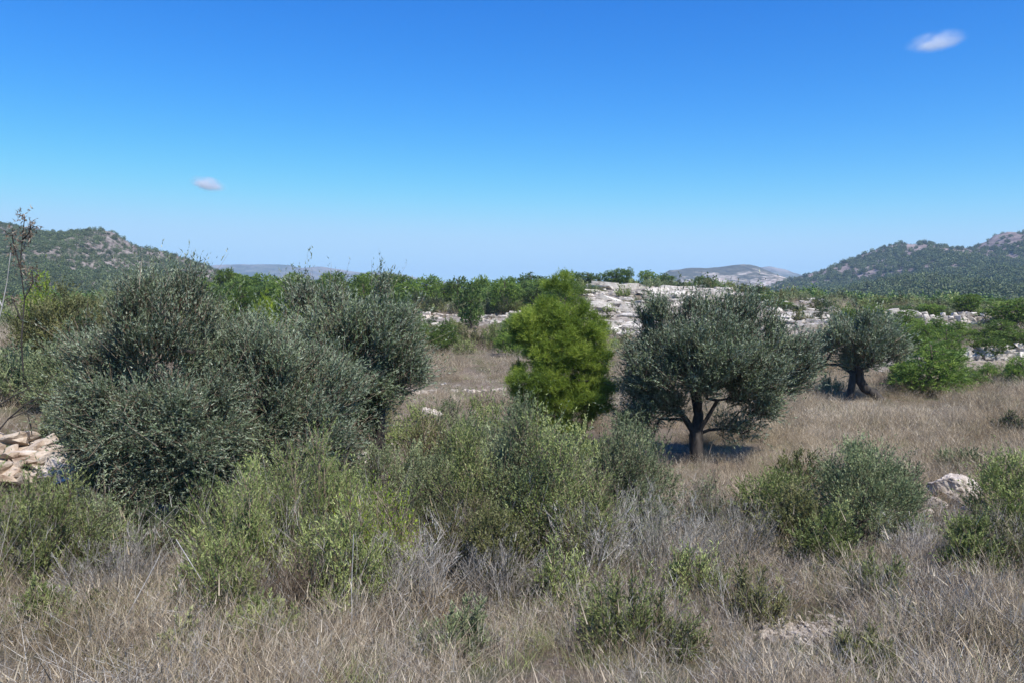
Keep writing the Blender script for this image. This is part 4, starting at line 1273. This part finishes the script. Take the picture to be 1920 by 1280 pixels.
# countless smaller stones of the rocky slopes
def scree():
    src = []
    for k in range(5):
        m_ = rock_mesh("scree_stone", 500 + k, flat=.7, sub=0, pts=12)
        src.append(source("scree_stone", m_, M['limestone']))
    n = 60000
    y = np.sqrt(RNG.uniform(28 ** 2, 98 ** 2, n)); x = RNG.uniform(-.3, .72, n) * y
    r = rockiness(x, y)
    clump = fbm(x * .8, y * 1.3, 3)
    keep = RNG.random(n) < np.clip((r - .25) * 1.6, 0, 1) * np.clip(.35 + clump * 1.2, .04, 1)
    x, y = x[keep], y[keep]; n = len(x)
    s_ = .12 + .55 * RNG.random(n) ** 3.0
    s_ = s_ * np.clip(y / 60, .35, 1)
    scatter("scree", np.stack([x, y, H(x, y) + s_ * .08], 1), np.stack([s_ * RNG.uniform(.9, 1.7, n), s_, s_ * RNG.uniform(.5, 1.1, n)], 1), RNG.uniform(0, 6.28, n), RNG.integers(0, 5, n), src, "loose pale limestone scattered over the rocky slopes and ledges")
scree()
def scrub():
    src = []
    for key in 'gdsb':
        for lm, sm in FARB[key][:1]:
            src.append(bpy.data.objects.new("bush", lm))
    n = 2600
    y = np.sqrt(RNG.uniform(47 ** 2, 112 ** 2, n)); x = RNG.uniform(-.75, .75, n) * y
    r = rockiness(x, y); px = x / y * F + 960
    keep = (RNG.random(n) > r * 1.15) & (fbm(x * .09, y * .09, 3) > -.3)
    keep &= ~((px > 745) & (px < 850) & (y > 63) & (y < 74))
    x, y = x[keep], y[keep]; n = len(x)
    s_ = RNG.uniform(.4, 1.2, n) * np.clip(y / 75, .7, 1.25)
    scatter("scrub", np.stack([x, y, H(x, y) - .05], 1), np.stack([s_ * 1.25, s_ * 1.25, s_], 1), RNG.uniform(0, 6.28, n), RNG.integers(0, 4, n), src, "low mixed scrub between the walls and the ridge pines")
scrub()

# small stones of the bare patch in the dry slope: too many and too small to pick apart
VV = []
for k in range(260):
    px = random.gauss(1530, 75); d = random.gauss(6.95, .22)
    x = (px - 960) / F * d
    s = random.uniform(.012, .055)
    me = random.choice(WARM)
    z = h1(x, d)
    a = random.uniform(0, 6.28); ca, sa = math.cos(a), math.sin(a)
    co = np.empty(len(me.vertices) * 3); me.vertices.foreach_get("co", co); co = co.reshape(-1, 3)
    vi = np.empty(len(me.loops), dtype=np.int32); me.loops.foreach_get("vertex_index", vi)
    q = co[vi].reshape(-1, 3, 3) * s * np.array([1.6, 1.2, 1.6])
    q = np.stack([q[..., 0] * ca - q[..., 1] * sa, q[..., 0] * sa + q[..., 1] * ca, q[..., 2]], -1) + [x, d, z + s * .3]
    VV.append(q)
me = quads_mesh("gravel", np.concatenate(VV), n=3); me.materials.append(M['boulder'])
tag(link(bpy.data.objects.new("gravel", me)), "patch of small tan stones showing through the dry stems", kind='stuff')

# ------------------------------------------------------------------ dead branches and stalks on the bank
def dead_branch(label, lines, r, mat='dead_wood', name="dead_branch", cat="dead branch"):
    nodes, par, rad = [], [], []
    b = np.array(lines[0][0], float)
    for ln in lines:
        for k, p in enumerate(ln):
            nodes.append(np.array(p, float) - b); par.append(len(nodes) - 2 if k else -1); rad.append(r * (1 - .7 * k / len(ln)))
    me = skeleton_mesh(name, nodes, par, rad, sides=5); me.materials.append(M[mat])
    o = link(bpy.data.objects.new(name, me)); o.location = tuple(b)
    tag(o, label, cat)
d = 12.5
dead_branch("bleached leaning dead stick at the frame's edge rising over the bank", [[at(-25, 760, d), at(-12, 640, d), at(4, 575, d), at(13, 530, d), at(20, 474, d)], [at(4, 575, d), at(-10, 545, d), at(-22, 520, d)]], .011)
dead_branch("grey fallen branch arching over the tan rocks", [[at(-10, 815, 13), at(15, 785, 13), at(50, 770, 13), at(85, 735, 13.2)], [at(15, 785, 13), at(45, 760, 12.8), at(70, 745, 12.7), at(100, 700, 12.8)], [at(50, 770, 13), at(58, 800, 13), at(60, 815, 13)], [at(-20, 770, 13.2), at(20, 745, 13.2), at(60, 725, 13.1)]], .014, mat='bark')
# tall dead seed stalk against the dark hill
d = 15.0
root = empty("dead_stalk", at(45, 720, d)); tag(root, "tall dead plant stalk with brown seed heads against the dark hill", "dead plant")
rb = np.array(root.location)
ln = [at(45, 720, d), at(40, 640, d), at(46, 560, d), at(38, 500, d), at(42, 450, d), at(46, 408, d)]
br = [[at(38, 500, d), at(28, 470, d), at(22, 440, d)], [at(42, 450, d), at(54, 438, d), at(58, 425, d)], [at(46, 560, d), at(62, 530, d), at(60, 510, d)], [at(40, 600, d), at(22, 560, d)]]
nodes, par, rad = [], [], []
for L_ in [ln] + br:
    for k, p in enumerate(L_): nodes.append(p - rb); par.append(len(nodes) - 2 if k else -1); rad.append(.016 * (1 - .6 * k / len(L_)))
me = skeleton_mesh("stalk", nodes, par, rad, sides=5); me.materials.append(M['bark']); link(bpy.data.objects.new("stalk", me), root)
pts = np.concatenate([np.array([p - rb + RNG.normal(0, .07, 3) for _ in range(26)]) for L_ in ([ln[2:]] + br) for p in L_[1:]])
V, T = leaves(pts, rand_dir(len(pts)), np.full(len(pts), .05), 3, .08, .02, RNG.random(len(pts)), tri=True)
me = quads_mesh("dry_leaves", V, T, n=3); me.materials.append(M['dry_brown'])
tag(link(bpy.data.objects.new("dry_leaves", me), root), kind='stuff')

# long pale stalks crossing the near scrub
for lab, a, b_, c in (("long pale dead stalk leaning across the brown dry shrub below the brooms", (405, 1170, 6.6), (380, 1090, 6.6), (330, 1010, 6.7)),
                 ("pale dead stalk leaning toward the dark olive", (205, 1230, 6.3), (235, 1160, 6.3), (300, 1040, 6.5)),
                 ("pale upright dead stalk before the bright leafy shrub", (660, 1190, 6.6), (659, 1100, 6.6), (663, 1000, 6.6))):
    dead_branch(lab, [[at(*a), at(*b_), at(*c)]], .006, name="dead_stalk", cat="dead stalk")

# ------------------------------------------------------------------ hills and mountains
def hill(name, label, sky_pts, d0, dc, d1, mat, foot, amp, nx=220, ny=70, attr=None, seed=0):
    px = np.array([p[0] for p in sky_pts], float); py = np.array([p[1] for p in sky_pts], float)
    u = np.linspace(px[0], px[-1], nx)
    crest = np.interp(u, px, py)
    crest_z = np.array([at(a, b, dc)[2] for a, b in zip(u, crest)])
    yy = np.concatenate([np.linspace(d0, dc, int(ny * .7)), np.linspace(dc, d1, ny - int(ny * .7) + 1)[1:]])
    U, Y = np.meshgrid((u - 960) / F, yy)
    X = U * dc * (.55 + .45 * Y / dc)
    CZ = np.broadcast_to(crest_z, X.shape)
    t = np.where(Y <= dc, (Y - d0) / (dc - d0), 1 - (Y - dc) / (d1 - dc))
    s = t ** 1.25
    rid = fbm(X / (dc * .09) + seed, Y / (dc * .16) + seed, 4)
    Z = foot + (CZ - foot) * s + amp * rid * np.sin(np.pi * np.clip(t, 0, 1)) + amp * .12 * fbm(X / (dc * .012), Y / (dc * .012), 2)
    me = grid_mesh(name, X, Y, Z, attrs={"hgt": s + 0 * X})
    me.materials.append(mat)
    o = tag(link(bpy.data.objects.new(name, me)), label, kind='structure')
    return X, Y, Z, s

def hill_mat(name, green, rock, pale, scale, lo=.45, hi=.6, up=.35):
    m, n, l, out = new_mat(name)
    g = n.new("ShaderNodeNewGeometry")
    mp = n.new("ShaderNodeMapping"); mp.inputs['Scale'].default_value = (1, .6, 1.6); l.new(g.outputs['Position'], mp.inputs[0])
    a = n.new("ShaderNodeTexNoise"); a.inputs['Scale'].default_value = scale; a.inputs['Detail'].default_value = 10; a.inputs['Roughness'].default_value = .72
    b = n.new("ShaderNodeTexNoise"); b.inputs['Scale'].default_value = scale * 6; b.inputs['Detail'].default_value = 6; b.inputs['Roughness'].default_value = .7
    l.new(mp.outputs[0], a.inputs[0]); l.new(mp.outputs[0], b.inputs[0])
    at_ = n.new("ShaderNodeAttribute"); at_.attribute_name = "hgt"
    m1 = n.new("ShaderNodeMath"); m1.operation = 'MULTIPLY_ADD'; m1.inputs[1].default_value = up; m1.inputs[2].default_value = -up * .5
    l.new(at_.outputs['Fac'], m1.inputs[0])
    ad = n.new("ShaderNodeMath"); ad.operation = 'ADD'; l.new(a.outputs[0], ad.inputs[0]); l.new(m1.outputs[0], ad.inputs[1])
    mr = n.new("ShaderNodeMapRange"); mr.inputs['From Min'].default_value = lo; mr.inputs['From Max'].default_value = hi; l.new(ad.outputs[0], mr.inputs['Value'])
    rk = ramp(n, [(.4, rock), (.62, pale)]); l.new(b.outputs[0], rk.inputs[0])
    gr = ramp(n, [(.4, tuple(c * .6 for c in green)), (.6, tuple(c * 1.3 for c in green))]); l.new(b.outputs[0], gr.inputs[0])
    mx = n.new("ShaderNodeMix"); mx.data_type = 'RGBA'; l.new(mr.outputs[0], mx.inputs['Factor']); l.new(gr.outputs[0], mx.inputs['A']); l.new(rk.outputs[0], mx.inputs['B'])
    p = n.new("ShaderNodeBsdfPrincipled"); p.inputs['Roughness'].default_value = 1; p.inputs['Specular IOR Level'].default_value = 0
    l.new(mx.outputs['Result'], p.inputs['Base Color'])
    bu = n.new("ShaderNodeBump"); bu.inputs['Strength'].default_value = 1; bu.inputs['Distance'].default_value = .6 / scale * .1
    l.new(a.outputs[0], bu.inputs['Height']); l.new(bu.outputs[0], p.inputs['Normal'])
    l.new(p.outputs[0], out.inputs[0])
    return m

hm_left = hill_mat("scrub_hill", (.06, .075, .04), (.13, .105, .09), (.31, .27, .24), .06, .40, .52, .35)
hm_right = hill_mat("forest_hill", (.07, .095, .045), (.15, .115, .11), (.33, .27, .25), .02, .42, .56, .35)
hm_quarry = hill_mat("quarry_hill", (.09, .085, .06), (.34, .245, .185), (.74, .66, .56), .016, .43, .55, -.26)
hm_far = hill_mat("far_mountain", (.09, .10, .08), (.20, .17, .15), (.30, .27, .24), .004, .5, .65, .2)

left_hill = hill("hill", "scrubby hill with bare purplish rock near its top", [(-900, 430), (-500, 395), (-200, 400), (-60, 408), (0, 418), (40, 428), (90, 437), (130, 437), (180, 431), (215, 436), (250, 458), (300, 472), (350, 486), (400, 505), (440, 528), (500, 550), (620, 575)], 190, 520, 800, hm_left, -7, 9, nx=330, seed=3)
right_hill = hill("hill", "dark green forested hill range with a rocky peak", [(1330, 562), (1430, 545), (1500, 520), (1560, 500), (1620, 477), (1660, 462), (1690, 456), (1735, 459), (1770, 467), (1820, 466), (1838, 455), (1858, 443), (1885, 436), (1925, 441), (1960, 455), (2050, 440), (2300, 420), (2600, 470), (2900, 540)], 330, 950, 1400, hm_right, -8, 16, nx=330, seed=8)
lobe = hill("hill", "low wooded foothill in front of the forested range", [(1500, 572), (1570, 553), (1640, 536), (1720, 523), (1800, 530), (1870, 545), (1960, 535), (2200, 520), (2500, 560)], 240, 480, 640, hm_right, -6, 4, nx=200, seed=12)
hill("hill", "pale quarried hill with white cuts far off", [(1180, 560), (1225, 525), (1255, 507), (1300, 503), (1345, 501), (1392, 495), (1420, 501), (1450, 514), (1490, 530), (1540, 550)], 1000, 1900, 2400, hm_quarry, -15, 22, nx=200, seed=2)
hill("mountain", "blue mountain slope behind the quarried hill", [(1320, 560), (1400, 505), (1440, 500), (1475, 508), (1510, 520), (1600, 545), (1800, 560)], 2100, 3000, 3400, hm_far, -30, 30, nx=120, seed=4)
hill("mountain", "faint blue mountain chain behind the olive thicket", [(-1400, 520), (-300, 500), (200, 505), (380, 502), (405, 497), (480, 496), (545, 497), (565, 503), (600, 500), (635, 505), (680, 512), (735, 512), (800, 524), (900, 536), (1040, 548), (1300, 556)], 2200, 3200, 3700, hm_far, -35, 26, nx=300, seed=6)

# wooded slopes: instanced trees nobody could count
def blob(name, seed, n=220, mat='far_pine', flat=.75, ls=.2):
    p = rand_dir(n) * (.35 + .65 * RNG.random((n, 1)) ** .4) * .5 * (1 + .2 * RNG.normal(size=(n, 1)))
    p[:, 2] = p[:, 2] * flat + .42
    V, T = leaves(p, rand_dir(n), np.full(n, .02), 1, ls, ls * .6, np.clip(RNG.normal(.5, .2, n), 0, 1), tri=False)
    return source(name, quads_mesh(name, V, T), M[mat])
BL = [blob("tree_crown", k, mat="hill_tree") for k in range(4)]
BS = [blob("bush", k, 90, 'hill_tree') for k in range(3)]
def on_hill(hd, n, smin, smax, name, label, srcs, dens=None, lo=0.0, hi=1.0):
    X, Y, Z, s = hd
    r, c = X.shape
    # area weighted: choose random fractional cell positions
    A = np.abs((X[:-1, 1:] - X[:-1, :-1]) * (Y[1:, :-1] - Y[:-1, :-1])); A = (A / A.sum()).reshape(-1)
    k = RNG.choice(len(A), n, p=A); i, j = k // (c - 1), k % (c - 1)
    f, g = RNG.random(n), RNG.random(n)
    def bi(Q): return (Q[i, j] * (1 - f) + Q[i + 1, j] * f) * (1 - g) + (Q[i, j + 1] * (1 - f) + Q[i + 1, j + 1] * f) * g
    x, y, z, h = bi(X), bi(Y), bi(Z), bi(s)
    keep = (h >= lo) & (h <= hi) & (np.abs(x) < y * .85 + 30)
    if dens is not None: keep &= RNG.random(n) < dens(x, y, h)
    x, y, z = x[keep], y[keep], z[keep]; n = len(x)
    sc = RNG.uniform(smin, smax, n)
    scatter(name, np.stack([x, y, z - sc * .1], 1), np.stack([sc, sc, sc * RNG.uniform(.7, 1.2, n)], 1), RNG.uniform(0, 6.28, n), RNG.integers(0, len(srcs), n), srcs, label)
on_hill(left_hill, 80000, 1.4, 3.4, "woodland", "dark bushes and pines dotting the rocky hill", BS + BL[:1],
        dens=lambda x, y, h: np.clip(1.5 - h * 1.05 + .7 * fbm(x / 40, y / 60, 3), .3, 1))
on_hill(right_hill, 80000, 2.4, 6.8, "woodland", "pine forest covering the far hill range", BL,
        dens=lambda x, y, h: np.clip(1.0 - .75 * np.clip((h - .58) / .25, 0, 1) + 1.1 * fbm(x / 45, y / 60, 4) - .8 * ((x / y * F + 960 > 1830) & (h > .88)), .06, 1), hi=.985)
on_hill(lobe, 9000, 3.5, 6.0, "woodland", "pine wood on the low foothill", BL, dens=lambda x, y, h: np.clip(.9 + fbm(x / 60, y / 60, 3), .2, 1))
# wooded plain between the ridge and the hills
n = 9000
y = np.sqrt(RNG.uniform(110 ** 2, 330 ** 2, n)); x = RNG.uniform(-.8, .8, n) * y
px = x / y * F + 960
keep = (fbm(x / 30, y / 40, 3) > -.35)
x, y = x[keep], y[keep]; n = len(x)
sc = RNG.uniform(2.6, 4.6, n)
PL = [blob("plain_tree", k, 1100, ls=.09) for k in range(4)]
scatter("woodland", np.stack([x, y, H(x, y) - .3], 1), np.stack([sc, sc, sc * RNG.uniform(.75, 1.05, n)], 1), RNG.uniform(0, 6.28, n), RNG.integers(0, 4, n), PL, "pine wood filling the low plain beyond the ridge")

# ------------------------------------------------------------------ small clouds
def cloud(label, px, py, wpx, hpx, tilt, dens, seed):
    d = 6000.0
    c = at(px, py, d); s = mpp(d)
    bm = bmesh.new(); bmesh.ops.create_icosphere(bm, subdivisions=4, radius=1.0)
    me = bpy.data.meshes.new("cloud"); bm.to_mesh(me); bm.free()
    o = link(bpy.data.objects.new("cloud", me))
    o.location = tuple(c); o.scale = (wpx * s / 2, wpx * s / 3, hpx * s / 2); o.rotation_euler = (0, tilt, 0)
    m, n, l, out = new_mat("cloud_vapour")
    tc = n.new("ShaderNodeTexCoord")
    ln = n.new("ShaderNodeVectorMath"); ln.operation = 'LENGTH'; l.new(tc.outputs['Object'], ln.inputs[0])
    fall = n.new("ShaderNodeMapRange"); fall.interpolation_type = 'SMOOTHSTEP'
    fall.inputs['From Min'].default_value = 1.0; fall.inputs['From Max'].default_value = .05
    l.new(ln.outputs['Value'], fall.inputs['Value'])
    mp = n.new("ShaderNodeMapping"); mp.inputs['Location'].default_value = (seed, 0, 0); mp.inputs['Scale'].default_value = (1.2, 1, .8); l.new(tc.outputs['Object'], mp.inputs[0])
    nz = n.new("ShaderNodeTexNoise"); nz.inputs['Scale'].default_value = 1.8; nz.inputs['Detail'].default_value = 5; l.new(mp.outputs[0], nz.inputs[0])
    th = n.new("ShaderNodeMapRange"); th.inputs['From Min'].default_value = .35; th.inputs['From Max'].default_value = .7; l.new(nz.outputs[0], th.inputs['Value'])
    mu = n.new("ShaderNodeMath"); mu.operation = 'MULTIPLY'; l.new(fall.outputs[0], mu.inputs[0]); l.new(th.outputs[0], mu.inputs[1])
    m2 = n.new("ShaderNodeMath"); m2.operation = 'MULTIPLY'; l.new(mu.outputs[0], m2.inputs[0]); m2.inputs[1].default_value = dens
    pv = n.new("ShaderNodeVolumePrincipled"); pv.inputs['Color'].default_value = (1, 1, 1, 1); pv.inputs['Anisotropy'].default_value = .2
    l.new(m2.outputs[0], pv.inputs['Density']); l.new(pv.outputs[0], out.inputs['Volume'])
    me.materials.append(m)
    tag(o, label, "cloud")
cloud("larger white wisp of cloud high over the forested range", 1755, 78, 125, 44, -.14, .016, 3.1)
cloud("tiny faint wisp of cloud over the scrubby hill", 390, 345, 76, 32, .2, .06, 3.4)

# ------------------------------------------------------------------ haze
bm = bmesh.new(); bmesh.ops.create_cube(bm, size=1.0)
me = bpy.data.meshes.new("haze"); bm.to_mesh(me); bm.free()
hz = link(bpy.data.objects.new("haze", me))
hz.location = (0, 1900, 30); hz.scale = (9000, 4600, 200)
m, n, l, out = new_mat("haze_air")
pv = n.new("ShaderNodeVolumePrincipled")
pv.inputs['Color'].default_value = (.52, .75, 1.0, 1); pv.inputs['Density'].default_value = 2.0e-4
pv.inputs['Anisotropy'].default_value = 0.0
l.new(pv.outputs[0], out.inputs['Volume'])
me.materials.append(m)
tag(hz, "thin blue summer haze over the valley", kind='stuff')
